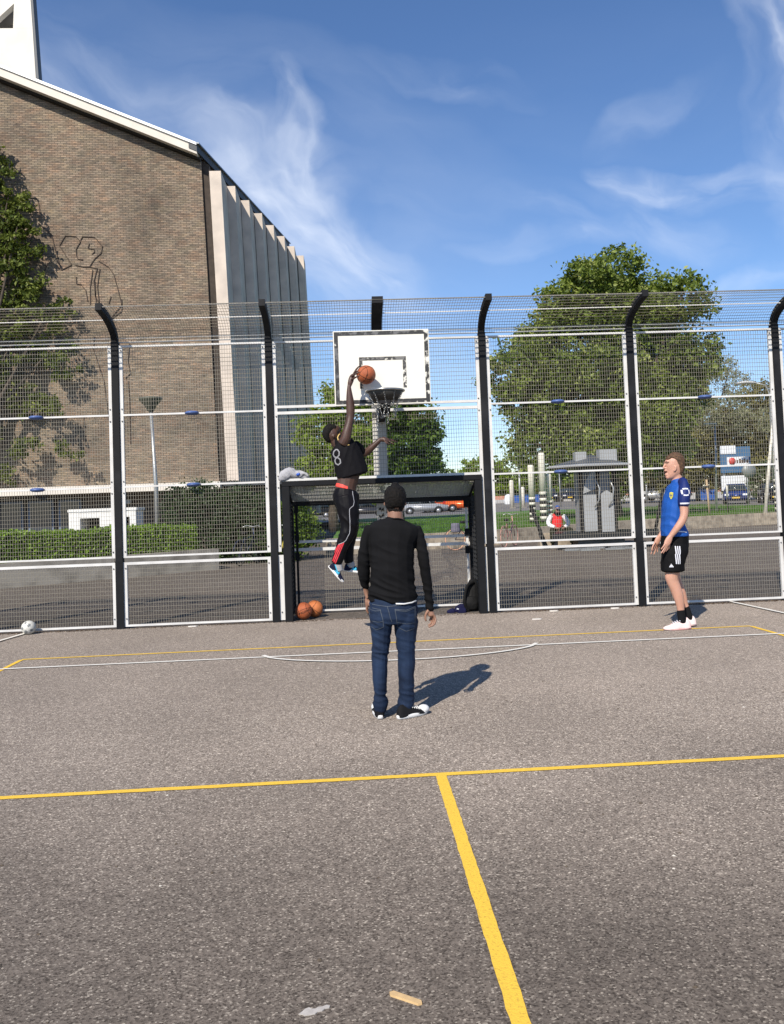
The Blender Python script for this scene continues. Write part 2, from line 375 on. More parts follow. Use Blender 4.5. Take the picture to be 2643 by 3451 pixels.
for i in range(k):
    n_ = 5; b_ = len(Vd); Vd += [(X[i]+D_[i]*math.cos(6.28*j/n_+i)*g.uniform(.5, 1.3), Y[i]+D_[i]*math.sin(6.28*j/n_+i)*g.uniform(.5, 1.3), .0055) for j in range(n_)] + [(X[i], Y[i], .0055+D_[i]*.5)]; Fd += [(b_+j, b_+(j+1) % n_, b_+n_) for j in range(n_)]
tag(obj('court_debris', Vd, Fd, mat('debris', (.10, .075, .05), .9, c2=(.60, .55, .47), vs_=2.5, thresh=(.55, .58))), 'tiny bits of grit and dry leaf scattered over the asphalt court', 'debris', kind='stuff')
# painted markings: worn edges come from small wobble
m_yel = mat('yellow paint', (.60, .38, .06), .85, c2=(.86, .55, .068), thresh=(.30, .46), vs_=90, bump=.25, bs=160, spec=.2)
m_whp = mat('white line paint', (.42, .39, .35), .8, c2=(.80, .77, .69), thresh=(.22, .34), vs_=80, bump=.25, bs=160)
def line(name, a, b, wd, z, m, jag=.0022):
    a, b = Vector(a), Vector(b); t = (b-a).normalized(); nn = Vector((-t.y, t.x)); k = max(2, int((b-a).length/.045)); V = []; Fc = []
    for i in range(k+1):
        p = a + (b-a)*i/k; h = wd/2
        e1 = jag*2*noise.noise(Vector((p.x*40, p.y*40, 1.3))); e2 = jag*2*noise.noise(Vector((p.x*40, p.y*40, 7.7)))
        V += [(*(p + nn*(h+e1)), z), (*(p - nn*(h+e2)), z)]
        if i: Fc.append((2*i-2, 2*i-1, 2*i+1, 2*i))
    return V, Fc
def mark(name, segs, z, m):
    v, f = merge([line('', a, b, wd, z, m) for a, b, wd in segs]); o = obj(name, v, f, m); o['kind'] = 'structure'; return o
mark('yellow_court_lines', [((-7, -6.90), (9, -6.84), .055), ((.458, -6.90), (.448, -16), .062)], .008, m_yel)
mark('yellow_key_line', [((-3.74, -2.20), (4.60, -2.125), .046), ((-3.74, -2.222), (-3.62, -6.8), .05), ((4.60, -2.148), (4.75, -6.8), .05)], .008, m_yel)
mark('white_goal_line', [((-6.5, -2.765), (8, -2.735), .05)], .012, m_whp)
arc = []
for i in range(33):
    t = i/32; x = -1.02 + 2.97*t; arc.append((x, -2.66 - .625*(4*t*(1-t))**.62))
mark('white_arc_line', [(arc[i], arc[i+1], .045) for i in range(32)], .016, m_whp)
mark('white_side_lines', [((-4.47, .0), (-4.72, -1.6), .05), ((5.33, 0.02), (5.62, -3.6), .05)], .0205, m_whp)

# raised lawn, far road
def H(x, y):
    P = [(-12, 60, .4), (5, 58, .45), (6, 75, .38), (18.5, 84, 1.15), (14, 60, .75), (27, 63, .8), (33, 50, .6), (45, 50, .6), (-10, 30, .5), (6, 30, .5), (20, 36, .52), (10, 22, .5)]
    a = b = 0
    for px, py, pz in P: w_ = 1/((x-px)**2+(y-py)**2+2)**1.3; a += w_*pz; b += w_
    return a/b
m_grass = mat('lawn grass', (.055, .14, .015), .9, c2=(.11, .22, .03), vs_=2.2, bump=.8, bs=90)
m_road = mat('far road asphalt', (.16, .15, .14), .9, var=.15, vs_=1.5, bump=.2)
def wally(x): # front edge of the raised lawn
    pts = [(-60, 15.2), (-.8, 14.9), (5, 17.2), (12, 22.6), (18, 25.2), (80, 42)]
    for (a, b), (c, d) in zip(pts[:-1], pts[1:]):
        if x <= c: return b + (d-b)*(x-a)/(c-a)
    return 42
def terrain(name, xs, yf, ny, m, dz=0):
    V = []; Fc = []
    for i, x in enumerate(xs):
        y0, y1 = yf(x)
        for j in range(ny+1): y = y0 + (y1-y0)*j/ny; V.append((x, y, H(x, y) + dz + .02*noise.noise(Vector((x*.6, y*.6, 0)))))
    for i in range(len(xs)-1):
        for j in range(ny): a = i*(ny+1)+j; Fc.append((a, a+ny+1, a+ny+2, a+1))
    o = obj(name, V, Fc, m, None, True); o['kind'] = 'structure'; return o
xs = [-.7 + 1.2*i for i in range(60)]
terrain('lawn', xs, lambda x: (wally(x)+.3, 52 if x < 14 else max(38, 52-(x-14)*.8)), 22, m_grass)
terrain('road', [-60+3*i for i in range(50)], lambda x: (44, 150), 40, m_road, -.04)
# grass blades give the lawn its rough surface
g = np.random.default_rng(3); k = 26000
gx = g.uniform(-.5, 26, k); gy = np.array([wally(x)+.35 for x in gx]) + g.uniform(0, 1, k)**1.5*22; gz = np.array([H(a, b) for a, b in zip(gx, gy)])
hh = g.uniform(.05, .15, k); an = g.uniform(0, 6.28, k); lx = g.normal(0, .05, k)
Vg = np.stack([np.stack([gx-.018*np.cos(an), gy-.018*np.sin(an), gz-.02], 1), np.stack([gx+.018*np.cos(an), gy+.018*np.sin(an), gz-.02], 1), np.stack([gx+lx, gy, gz+hh], 1)], 1).reshape(-1, 3)
o = obj('lawn_grass', Vg, np.arange(3*k).reshape(-1, 3), leafmat('grass blades', [(.045, .10, .012), (.08, .17, .02), (.15, .22, .04)], .3)); tag(o, 'short green grass blades on the lawn behind the low stone wall', 'grass', kind='stuff')
m_stone = mat('weathered concrete', (.42, .35, .26), .9, c2=(.15, .12, .09), vs_=4.5, bump=.5, bs=22, detail=9, thresh=(.42, .75))
m_conc = mat('grey concrete', (.34, .31, .26), .88, c2=(.13, .115, .095), vs_=2.4, bump=.35, bs=30, detail=9, thresh=(.4, .8))
def wallrun(name, pts, h, th, m, label, z0=0):
    t = thing(name, label, 'wall', (pts[0][0], pts[0][1], z0))
    for (a, b), (c, d) in zip(pts[:-1], pts[1:]):
        u = Vector((c-a, d-b)).normalized(); nn = Vector((-u.y, u.x))*th; e = u*.006; P = [(a+e.x, b+e.y), (c-e.x, d-e.y), (c-e.x+nn.x, d-e.y+nn.y), (a+e.x+nn.x, b+e.y+nn.y)]
        o = prism('wall_block', P, z0, z0+h, m, t, 'z')
    return t
def split(a, b, n): return [(a[0]+(b[0]-a[0])*i/n, a[1]+(b[1]-a[1])*i/n) for i in range(n+1)]
wallrun('retaining_wall', split((-.8, 14.9), (5, 17.2), 3) + split((5, 17.2), (12, 22.6), 4)[1:] + split((12, 22.6), (18, 25.2), 3)[1:] + split((18, 25.2), (40, 31.3), 6)[1:], .53, .3, m_stone, 'low sandy stone retaining wall in front of the green lawn')
m_gravel = mat('rough gravel bank', (.22, .17, .12), .95, c2=(.40, .33, .25), vs_=9, bump=1, bs=14)

# ---- planter wall with hedge on the left
PL = [(-10.6, 5.3), (-8.05, 7.3), (-5.85, 9.03), (-3.6, 10.8)]
wallrun('planter_wall', PL, .55, .28, m_conc, 'grey concrete planter wall under the clipped green hedge')
def strip_pts(off0, off1, z0, z1, trim=0):
    a, b = Vector(PL[0]), Vector(PL[-1]); u = (b-a).normalized(); nn = Vector((-u.y, u.x)); b = b - u*trim
    return a, b, u, nn
a, b, u, nn = strip_pts(0, 0, 0, 0, .35)
b = Vector((-4.1, 10.5))
ht = thing('clipped_hedge', 'clipped bright green leafy hedge on top of the grey planter wall', 'hedge', (a.x+nn.x, a.y+nn.y, .0))
P4 = [a+nn*.34, b+nn*.34, b+nn*1.0, a+nn*1.0]
prism('hedge_core', [tuple(q) for q in P4], .2, 1.08, mat('hedge twigs', (.03, .035, .012), .9, var=.3), ht, 'z')
g = np.random.default_rng(11); k = 26000; tt = g.uniform(0, 1, k); side = g.integers(0, 5, k)
oo = np.where(side < 3, .30 + g.normal(0, .035, k), g.uniform(.3, 1.08, k)); zz = np.where(side < 3, g.uniform(.5, 1.19, k), 1.17 + g.normal(0, .035, k))
ln = (b-a).length; tt = tt*(ln+.1)
# end face
en = g.uniform(0, 1, k) < .06; tt = np.where(en, ln+.02+g.normal(0, .03, k), tt); oo = np.where(en, g.uniform(.3, 1.05, k), oo); zz = np.where(en, g.uniform(.5, 1.16, k), zz)
zz = zz + .025*np.sin(tt*2.1)+.02*np.sin(tt*5.3)
Cx = a.x + u.x*tt + nn.x*oo; Cy = a.y + u.y*tt + nn.y*oo
def leaves_at(Cc, s, g):
    k = len(Cc); A = g.normal(size=(k, 3)); A /= np.linalg.norm(A, axis=1)[:, None]; B = np.cross(A, g.normal(size=(k, 3))); B /= np.linalg.norm(B, axis=1)[:, None]; n_ = np.cross(A, B); s = s[:, None]
    return np.stack([Cc - A*s*.5, Cc + B*s*.36 + n_*s*.1, Cc + A*s*.5, Cc - B*s*.36 + n_*s*.1], 1).reshape(-1, 3), np.arange(4*k).reshape(-1, 4)
m_hedge = leafmat('hedge leaves', [(.05, .10, .01), (.17, .29, .02), (.30, .44, .045)], .3)
v, f = leaves_at(np.stack([Cx, Cy, zz], 1), g.uniform(.05, .10, k), g)
obj('foliage', v, f, m_hedge, ht)

# ---------------------------------------------------------------- church
def brickmat(name, c1, c2, mo, sx=0.23, rz=.072):
    m = bpy.data.materials.new(name); m.use_nodes = True; t = m.node_tree; n = t.nodes; l = t.links; b = n['Principled BSDF']; b.inputs['Roughness'].default_value = .9
    tcn = n.new('ShaderNodeTexCoord'); sp = n.new('ShaderNodeSeparateXYZ'); l.new(tcn.outputs['Object'], sp.inputs[0]); cb = n.new('ShaderNodeCombineXYZ'); l.new(sp.outputs[0], cb.inputs[0]); l.new(sp.outputs[2], cb.inputs[1])
    br = n.new('ShaderNodeTexBrick'); br.offset = .5; br.inputs['Scale'].default_value = 1; br.inputs['Brick Width'].default_value = sx; br.inputs['Row Height'].default_value = rz
    br.inputs['Mortar Size'].default_value = .010; br.inputs['Mortar Smooth'].default_value = .3; br.inputs['Bias'].default_value = .0
    br.inputs['Color1'].default_value = (*c1, 1); br.inputs['Color2'].default_value = (*c2, 1); br.inputs['Mortar'].default_value = (*mo, 1)
    l.new(cb.outputs[0], br.inputs['Vector'])
    # broad weathering and reddish / yellowish drifts of brick batches
    def noi(sc, det, vec=(1, 1, 1)):
        mp = n.new('ShaderNodeMapping'); mp.inputs['Scale'].default_value = vec; l.new(tcn.outputs['Object'], mp.inputs[0])
        x = n.new('ShaderNodeTexNoise'); x.inputs['Scale'].default_value = sc; x.inputs['Detail'].default_value = det; l.new(mp.outputs[0], x.inputs['Vector']); return x.outputs['Fac']
    def rmp(i, els):
        r = n.new('ShaderNodeValToRGB'); e = r.color_ramp.elements; e[0].position = els[0][0]; e[0].color = (*els[0][1], 1); e[1].position = els[-1][0]; e[1].color = (*els[-1][1], 1)
        for p, c in els[1:-1]: q = e.new(p); q.color = (*c, 1)
        l.new(i, r.inputs[0]); return r.outputs[0]
    def mul(a, c):
        x = n.new('ShaderNodeMix'); x.data_type = 'RGBA'; x.blend_type = 'MULTIPLY'; x.inputs[0].default_value = 1; l.new(a, x.inputs['A']); l.new(c, x.inputs['B']); return x.outputs['Result']
    c = mul(br.outputs['Color'], rmp(noi(.33, 7), [(.3, (.60, .60, .60)), (.5, (.98, .97, .96)), (.7, (1.3, 1.27, 1.22))]))
    c = mul(c, rmp(noi(1.0, 4, (3.2, 1, 13)), [(.30, (.55, .56, .57)), (.45, (.95, .95, .95)), (.6, (1.06, 1.02, .96)), (.72, (1.4, 1.27, 1.08))]))
    c = mul(c, rmp(noi(1.0, 2, (1.6, 1, 3.0)), [(.35, (1.05, .95, .91)), (.5, (1, 1, 1)), (.65, (.98, 1.01, .98))]))
    l.new(c, b.inputs['Base Color'])
    bp = n.new('ShaderNodeBump'); bp.invert = True; bp.inputs['Strength'].default_value = .9; bp.inputs['Distance'].default_value = .01; l.new(br.outputs['Fac'], bp.inputs['Height']); l.new(bp.outputs[0], b.inputs['Normal'])
    return m
m_brick = brickmat('long buff brick', (.335, .264, .196), (.19, .15, .11), (.10, .083, .063))
m_brick_shade = brickmat('shaded recess brick', (.13, .09, .065), (.08, .055, .04), (.20, .175, .15))  # brick colour darkened for the shade under the canopy
m_cream = mat('cream painted fascia', (.72, .66, .57), .7, var=.05, vs_=1.5, bump=.05)
m_white = mat('white render', (.80, .76, .68), .75, c2=(.72, .68, .60), vs_=1.1, detail=8, bump=.08)
m_fin = mat('pale concrete fin', (.70, .60, .50), .85, c2=(.55, .475, .40), vs_=1.4, detail=8, bump=.2, bs=30)
m_dark = mat('dark slate metal', (.05, .055, .06), .55, var=.12)
m_void = mat('dark opening', (.012, .012, .013), .5)
ch = thing('church_building', 'tall brown brick church with sloping white roof edge and pale concrete fins', 'church', (-10, 22, 0))
LEAN = .0295
def lx(x, z): return x - (z-2.7)*LEAN
SL = .43
# front brick wall
prism('wall', [(-24, 2.35), (-5.29, 2.35), (lx(-5.29, 15.75), 15.75), (-24, 15.75+18.3*SL)], 22, 22.35, m_brick, ch)
# dark return strip at the corner
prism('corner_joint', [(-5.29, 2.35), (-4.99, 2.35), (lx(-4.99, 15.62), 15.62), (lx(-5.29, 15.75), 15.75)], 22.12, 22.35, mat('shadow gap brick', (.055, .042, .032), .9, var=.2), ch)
prism('wall_recess', [(-24, 0), (-4.9, 0), (-4.9, 2.35), (-24, 2.35)], 22.6, 22.9, m_brick_shade, ch)
# canopy slab running along the base
prism('canopy_band', [(-24, 2.40), (-5.15, 2.40), (-5.15, 2.69), (-24, 2.72)], 21.2, 22.62, m_cream, ch)
# gable fascia in two steps + roof
X1 = -5.70
def gz(x, d): return 16.22 + (X1-x)*SL + d
prism('roof_fascia', [(-24, gz(-24, -.47)), (X1-.04, gz(X1, -.42)), (X1-.04, gz(X1, -.08)), (-24, gz(-24, -.13))], 21.45, 22.36, m_cream, ch)
prism('roof_cap', [(-24, gz(-24, -.127)), (X1-.04, gz(X1, -.077)), (X1-.04, gz(X1, .03)), (-24, gz(-24, -.02))], 21.38, 22.3, mat('bright zinc cap', (.78, .78, .76), .4, .2), ch)
prism('soffit', [(-24, gz(-24, -.60)), (X1+.02, gz(X1, -.53)), (X1+.02, gz(X1, -.423)), (-24, gz(-24, -.473))], 21.75, 22.2, mat('soffit timber', (.03, .024, .018), .8), ch)
# side: staircase of fins
NF = 8; A0 = (-4.99, 22.35); dx, dy = 2.75/7, 11.9/7
fy = 22.2; fx = -5.0
for i in range(NF):
    x1 = -4.73 + (i*dx if i else 0) ; y0 = 22.0 + i*dy
    z1 = 15.32 + (.0 if i == 0 else .02)
    if i == 0: x0, x1 = -4.985, -4.52
    else: x0, x1 = -4.98 + (i-1)*dx, -4.56 + (i)*dx*.98
    z0 = 2.72 if i == 0 else 1.2
    bm = bmesh.new(); q = []
    for (xx, yy) in ((x0, y0), (x1, y0), (x1, y0+dy-.012), (x0, y0+dy-.012)):
        for zz_ in (z0, z1): q.append(bm.verts.new((lx(xx, zz_), yy, zz_)))
    for fc in ((0, 2, 3, 1), (2, 4, 5, 3), (4, 6, 7, 5), (6, 0, 1, 7), (0, 6, 4, 2), (1, 3, 5, 7)): bm.faces.new([q[j] for j in fc])
    bmesh.ops.recalc_face_normals(bm, faces=bm.faces); frombm('fin', bm, m_fin, ch)
    if i: prism('fin_shade', [(lx(x0+dx*1.02-.02+.0, 1.2), 1.2), (lx(x0+dx*1.02+.028, 1.2), 1.2), (lx(x0+dx*1.02+.028, 15.2), 15.2), (lx(x0+dx*1.02-.02, 15.2), 15.2)], y0-.012, y0-.002, mat('fin corner shade', (.10, .09, .08), .9), ch)  # dark strip paints shade into each inner fin corner
box('side_base', -4.6, -2.0, 23, 34.2, 0, 2.6, m_dark, ch)
box('lean_to_roof', -5.1, -2.6, 21.6, 23.0, 2.50, 2.68, m_dark, ch)
# side fascia (dark) following the fins, and the roof
def slab(name, pts3, th, m):
    bm = bmesh.new(); a_ = [bm.verts.new(p) for p in pts3]; b_ = [bm.verts.new((p[0], p[1], p[2]-th)) for p in pts3]; k = len(pts3)
    bm.faces.new(a_); bm.faces.new(b_[::-1])
    for j in range(k): bm.faces.new((a_[j], b_[j], b_[(j+1) % k], a_[(j+1) % k]))
    bmesh.ops.recalc_face_normals(bm, faces=bm.faces); return frombm(name, bm, m, ch)
slab('side_fascia', [(X1-.03, 21.42, 16.24), (X1-.35, 21.42, 16.38), (-3.45, 34.1, 16.30), (-3.0, 34.1, 16.12)], .34, m_dark)
slab('side_gutter', [(X1+.06, 21.40, 16.245), (X1-.10, 21.40, 16.262), (-3.1, 34.2, 16.18), (-2.93, 34.2, 16.13)], .05, mat('zinc gutter', (.28, .30, .32), .4, .5))
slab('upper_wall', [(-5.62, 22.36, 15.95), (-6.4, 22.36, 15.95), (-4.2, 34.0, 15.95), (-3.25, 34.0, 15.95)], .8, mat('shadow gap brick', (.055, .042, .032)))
slab('roof', [(X1-.10, 22.3, 16.18), (-24, 22.3, gz(-24, -.06)), (-22, 34.1, gz(-24, -.06)), (-3.5, 34.1, 16.24)], .2, m_dark)
box('back_wall', -23, -2.9, 33.9, 34.15, 0, 15.5, m_fin, ch)
# figure lines on the brick wall; dark colour stands in for their cast shadow
REL = [[(-11.37,12.4),(-11.15,12.77),(-10.72,12.74),(-10.55,12.52),(-10.73,12.22),(-10.72,11.94),(-10.66,11.82),(-10.47,11.79)],[(-10.55,12.58),(-10.47,12.72),(-9.98,12.69),(-9.69,12.32),(-9.74,12.04),(-10.0,11.82),(-10.22,11.49)],[(-11.37,12.36),(-11.01,11.75),(-10.92,11.58),(-11.33,11.39)],[(-12.19,13.3),(-11.69,12.84),(-11.55,12.24),(-11.33,11.39)],[(-12.72,14.36),(-12.25,14.33),(-12.14,14.02),(-12.13,13.7)],[(-11.85,11.68),(-12.2,10.93),(-12.1,10.65),(-12.25,10.14)],[(-10.2,12.43),(-10.26,12.25),(-10.01,12.2),(-10.01,12.08),(-10.11,12.01)],[(-10.78,11.58),(-10.4,11.49),(-10.22,11.49),(-9.91,11.42)],[(-9.84,11.72),(-9.46,11.47),(-9.27,11.18),(-9.09,10.46),(-8.96,9.85),(-8.99,9.65),(-9.43,9.34)],[(-9.91,11.42),(-10.06,10.88),(-9.98,10.08),(-9.88,9.88)],[(-9.81,11.4),(-9.92,10.68),(-9.86,10.04)],[(-10.09,11.36),(-10.2,10.68),(-10.21,9.96)],[(-10.75,11.1),(-10.74,10.82),(-10.56,10.79),(-10.38,10.53),(-10.31,10.09)],[(-9.39,10.26),(-9.49,9.99)],[(-10.0,10.88),(-10.01,10.31),(-9.88,10.02)],[(-8.97,10.14),(-8.97,9.92),(-9.44,9.36)],[(-8.7,8.35),(-8.78,7.64),(-8.69,7.14),(-8.9,6.96)],[(-10.08,8.67),(-10.13,8.17),(-9.74,6.88),(-9.51,4.61)],[(-8.8,6.86),(-8.75,6.14),(-8.75,4.31)],[(-10.56,5.5),(-10.55,4.44)]]
groups_ = []
for pl in REL:
    sh = []
    for p, q in zip(pl[:-1], pl[1:]):
        a_, b_ = Vector((p[0], 0, p[1])), Vector((q[0], 0, q[1])); t = (b_-a_).normalized(); n_ = Vector((-t.z, 0, t.x))*.014
        P_ = [a_-n_, b_-n_, b_+n_, a_+n_]; V = [(v.x, 21.965, v.z) for v in P_] + [(v.x, 22.01, v.z) for v in P_]
        sh.append((V, [(0, 1, 2, 3), (7, 6, 5, 4), (0, 4, 5, 1), (1, 5, 6, 2), (2, 6, 7, 3), (3, 7, 4, 0)]))
    groups_.append(merge(sh))
for v, f in groups_: o = obj('wall_relief', v, f, mat('relief line shade', (.075, .055, .042), .9, var=.2), ch); tag(o, 'thin outline figures set in the brick wall')
# windows and door in the recess under the canopy
for x0, x1 in ((-14.6, -13.2), (-13.0, -12.0), (-11.8, -10.9)):
    wf = box('window', x0, x1, 22.52, 22.6, .5, 2.2, mat('blue grey window frame', (.16, .20, .26), .5), ch); box('pane', x0+.08, x1-.08, 22.50, 22.517, .6, 2.1, mat('dark glass', (.04, .05, .065), .1), wf)
wl = box('wall_lamp', -9.2, -8.9, 22.3, 22.6, 1.95, 2.12, mat('lamp grey', (.5, .5, .48), .4), ch, .02)

# tower slab
tw = thing('church_tower', 'thin white bell tower slab with a triangular opening at the upper left', 'tower', (-15, 27, 16))
for nm, P_ in (('tower_wall', [(-18, 17), (-13.72, 17), (-13.99, 21.7), (-14.10, 24.25), (-18, 24.25)]),
               ('tower_wall', [(-14.99, 24.253), (-14.10, 24.253), (-14.32, 28.5), (-14.93, 28.5), (-14.93, 25.4)]),
               ('tower_wall', [(-18, 24.9), (-16.1, 24.33), (-14.933, 25.42), (-14.933, 28.5), (-18, 28.5)])):
    prism(nm, P_, 27, 27.32, m_white, tw)
m_br = mat('stained render', (.36, .31, .25), .85, var=.25, vs_=1)
prism('opening_reveal', [(-17, 24.3), (-14.94, 25.1), (-14.94, 26.4), (-17, 25.6)], 27.9, 28.8, m_br, tw)
prism('tower_edge', [(-13.72, 17), (-13.62, 17), (-14.22, 28.5), (-14.32, 28.5), (-14.097, 24.25), (-13.987, 21.7)], 27.02, 27.5, mat('tower side shade', (.10, .11, .12), .6), tw)  # dark strip puts the shade of the slab's side face into colour
# white cabinet / hutch behind the hedge
hb = thing('white_cabinet', 'white low cabinet with two dark openings between hedge and church wall', 'cabinet', (-8.3, 16.5, 0))
m_wc = mat('white cabinet paint', (.80, .79, .74), .5, var=.04)
box('cabinet_top', -9.42, -7.15, 16.40, 17.5, 1.66, 1.77, m_wc, hb, .02)
for x0, x1 in ((-9.38, -9.02), (-8.38, -7.92), (-7.40, -7.20)): box('cabinet_upright', x0, x1, 16.42, 17.4, 0, 1.657, m_wc, hb)
box('cabinet_back', -9.28, -7.24, 17.3, 17.4, 0, 1.65, mat('cabinet interior', (.02, .02, .022), .7), hb)
for x0, x1 in ((-9.017, -8.383), (-7.917, -7.403)):
    box('cabinet_header', x0, x1, 16.43, 16.5, 1.46, 1.656, m_wc, hb); box('cabinet_sill', x0, x1, 16.43, 16.5, 0, .9, m_wc, hb)
# ================================================================ fence
m_char = mat('charcoal powder coat', (.008, .0085, .010), .68, var=.15, vs_=8, bump=.05, bs=30)
m_charw = mat('worn charcoal', (.010, .0105, .012), .68, c2=(.026, .027, .030), vs_=3, bump=.08, detail=9, thresh=(.5, .8))
m_galv = mat('galvanised wire', (.27, .245, .195), .5, .2, var=.06)
m_frame = mat('white galvanised frame', (.72, .71, .68), .5, .0, c2=(.60, .59, .565), vs_=4, detail=8, bump=.04)
m_blue = mat('blue plastic disc', (.07, .12, .30), .4, var=.1)
m_bolt = mat('steel bolt', (.20, .20, .20), .35, .6)
Z1, Z2, Z3, Z4 = 3.935, 2.955, 1.955, .912
fence = thing('ball_court_fence', 'tall white mesh ball court fence with charcoal posts and inward curved top', 'fence', (0, 0, 0))
PX = [-7.53, -5.38, -3.245, -1.113, 1.914, 4.049, 6.19, 8.33, 10.47]
def curve(t): # canopy curve t 0..1 -> (y, z)
    a = t*R(74); return (-1.05*(1-math.cos(a)) , Z1 + .045 + .345*math.sin(a))
def arm(px, wdt, name='post_arm', parent=None, y0=0):
    V = []; Fc = []; K = 12
    for i in range(K+1):
        y, z = curve(i/K); y2, z2 = curve(min(1, i/K+.01)) if i < K else curve(1); y1_, z1_ = curve(max(0, i/K-.01)); t = Vector((0, y2-y1_, z2-z1_)).normalized(); n_ = Vector((0, -t.z, t.y)); c = Vector((px, y+y0, z))
        for s, q in ((-1, -1), (1, -1), (1, 1), (-1, 1)): V.append(c + Vector((s*wdt/2, 0, 0)) + n_*q*.045)
    for i in range(K):
        for k in range(4): Fc.append((4*i+k, 4*i+(k+1) % 4, 4*i+4+(k+1) % 4, 4*i+4+k))
    Fc += [(3, 2, 1, 0), tuple(4*K+k for k in range(4))]
    return obj(name, V, Fc, m_charw, parent)
bolt_me = None
def bolts(par, pts):
    global bolt_me
    for p in pts:
        if bolt_me is None:
            v, f = [], []; bm = bmesh.new(); bmesh.ops.create_uvsphere(bm, u_segments=8, v_segments=5, radius=.011)
            bolt_me = bpy.data.meshes.new('bolt'); bm.to_mesh(bm_ := bolt_me); bm.free(); bolt_me.materials.append(m_bolt); bolt_me.polygons.foreach_set('use_smooth', [True]*len(bolt_me.polygons))
        o = bpy.data.objects.new('bolt', bolt_me); col.objects.link(o); o.parent = par; o.location = Vector(p) - base_of(par)
def panel(x0, x1, z0, z1, gap_rails, name='mesh_panel', y=.0, par=fence, sp=.0345, hz=.0555, m=m_galv, jit=.0012, deep=.015):
    B = []; n = int((x1-x0)/sp); g = random.Random(int(x0*100+z0*10))
    for i in range(1, n):
        x = x0 + (x1-x0)*i/n + g.uniform(-jit, jit); B.append((x-.0018, x+.0018, y-.0018, y+.0018, z0, z1))
    k = int((z1-z0)/hz)
    for i in range(1, k):
        z = z0 + (z1-z0)*i/k + g.uniform(-jit, jit); B.append((x0, x1, y-.002, y-.002+deep, z-.0016, z+.0016))
    v, f = boxes(B); return obj(name, v, f, m, par)
FW = .047
for bi, (xa, xb) in enumerate(zip(PX[:-1], PX[1:])):
    a_, b_ = xa+.052, xb-.052; goal = abs(xa+1.113) < .01
    secs = [(.03, Z4), (.985, Z3+.02), (Z3+.02, Z2+.02), (Z2+.02, Z1-.0)]
    if not goal:
        # lower frame: closed rectangle
        v, f = boxes([(a_, a_+FW, -.025, .015, .03, Z4), (b_-FW, b_, -.025, .015, .03, Z4), (a_+FW, b_-FW, -.025, .015, Z4-.035, Z4), (a_+FW, b_-FW, -.025, .015, .03, .055)])
        fr = obj('lower_panel_frame', v, f, m_frame, fence); panel(a_+FW, b_-FW, .055, Z4-.035, None)
        if -5.4 < xa < 6.2: bolts(fr, [(x, -.03, z) for x in (a_+.03, b_-.03) for z in (.14, .83)])
        v, f = boxes([(a_, a_+FW, -.025, .015, .975, Z1), (b_-FW, b_, -.025, .015, .975, Z1), (a_+FW, b_-FW, -.03, .012, .975, .998), (a_+FW, b_-FW, -.032, .012, Z3-.012, Z3+.012),
                      (a_+FW, b_-FW, -.032, .012, Z2-.012, Z2+.012), (a_+FW, b_-FW, -.03, .02, Z1-.03, Z1-.004)])
        fr = obj('upper_panel_frame', v, f, m_frame, fence)
        if -5.4 < xa < 6.2: bolts(fr, [(x, -.03, z) for x in (a_+.03, b_-.03) for z in (1.06, 1.87, 2.03, 2.87, 3.04, 3.86)])
        for z0, z1 in ((.998, Z3-.012), (Z3+.012, Z2-.012), (Z2+.012, Z1-.03)): panel(a_+FW, b_-FW, z0, z1, None)
        xc = (a_+b_)/2 - .02
        for zc in (Z2, Z3):
            prof = [(.004, -.030), (.07, -.024), (.095, -.010), (.1, .0), (.095, .010), (.07, .024), (.004, .030)]
            if -5.5 < xa < 6.2: lathe('padlock_disc', prof, (xc + (.0 if xa < 0 else .0), -.04, zc), m_blue, fence, 20)
    else:
        v, f = boxes([(a_, a_+FW, -.025, .015, .975, Z1), (b_-FW, b_, -.025, .015, .975, Z1), (a_+FW, b_-FW, -.03, .02, Z1-.03, Z1-.004), (a_+FW, b_-FW, -.03, .015, 2.985, 3.02), (a_+FW, b_-FW, -.03, .015, 2.895, 2.935), (a_+FW, b_-FW, -.03, .015, 1.955, 1.99)])
        fr = obj('upper_panel_frame', v, f, m_frame, fence); bolts(fr, [(x, -.03, z) for x in (a_+.03, b_-.03) for z in (1.06, 1.87, 2.03, 2.87, 3.04, 3.86)])
        v, f = boxes([(a_, -.99, -.025, .01, .03, .93), (1.835, b_, -.025, .01, .03, .93)]); fr = obj('lower_side_plate', v, f, m_frame, fence); bolts(fr, [(a_+.03, -.03, z) for z in (.14, .83)] + [(b_-.03, -.03, z) for z in (.14, .83)])
        panel(a_+FW, b_-FW, 1.99, 2.895, None); panel(a_+FW, b_-FW, 3.02, Z1-.03, None)
    # canopy: curved mesh
    B = []; V = []; Fc = []; n = int((xb-xa-.1)/.0345); K = 9; Nn = 13
    cy = [curve(i/K) for i in range(K+1)]
    parts = []
    for i in range(n+1):
        x = xa+.05 + (xb-xa-.1)*i/n
        vv = []; ff = []
        for (y, z) in cy: vv += [(x-.0019, y, z), (x+.0019, y, z), (x, y-.003, z+.004)]
        for q in range(K):
            for k_ in range(3): ff.append((3*q+k_, 3*q+(k_+1) % 3, 3*q+3+(k_+1) % 3, 3*q+3+k_))
        parts.append((vv, ff))
    v1, f1 = merge(parts); HB = []
    for i in range(Nn+1):
        y, z = curve(i/Nn); HB.append((xa+.05, xb-.05, y-.008, y+.008, z-.0016, z+.0016))
    v2, f2 = boxes(HB); v, f = merge([(v1, f1), (v2, f2)]); obj('canopy_mesh', v, f, m_galv, fence)
    R_ = []
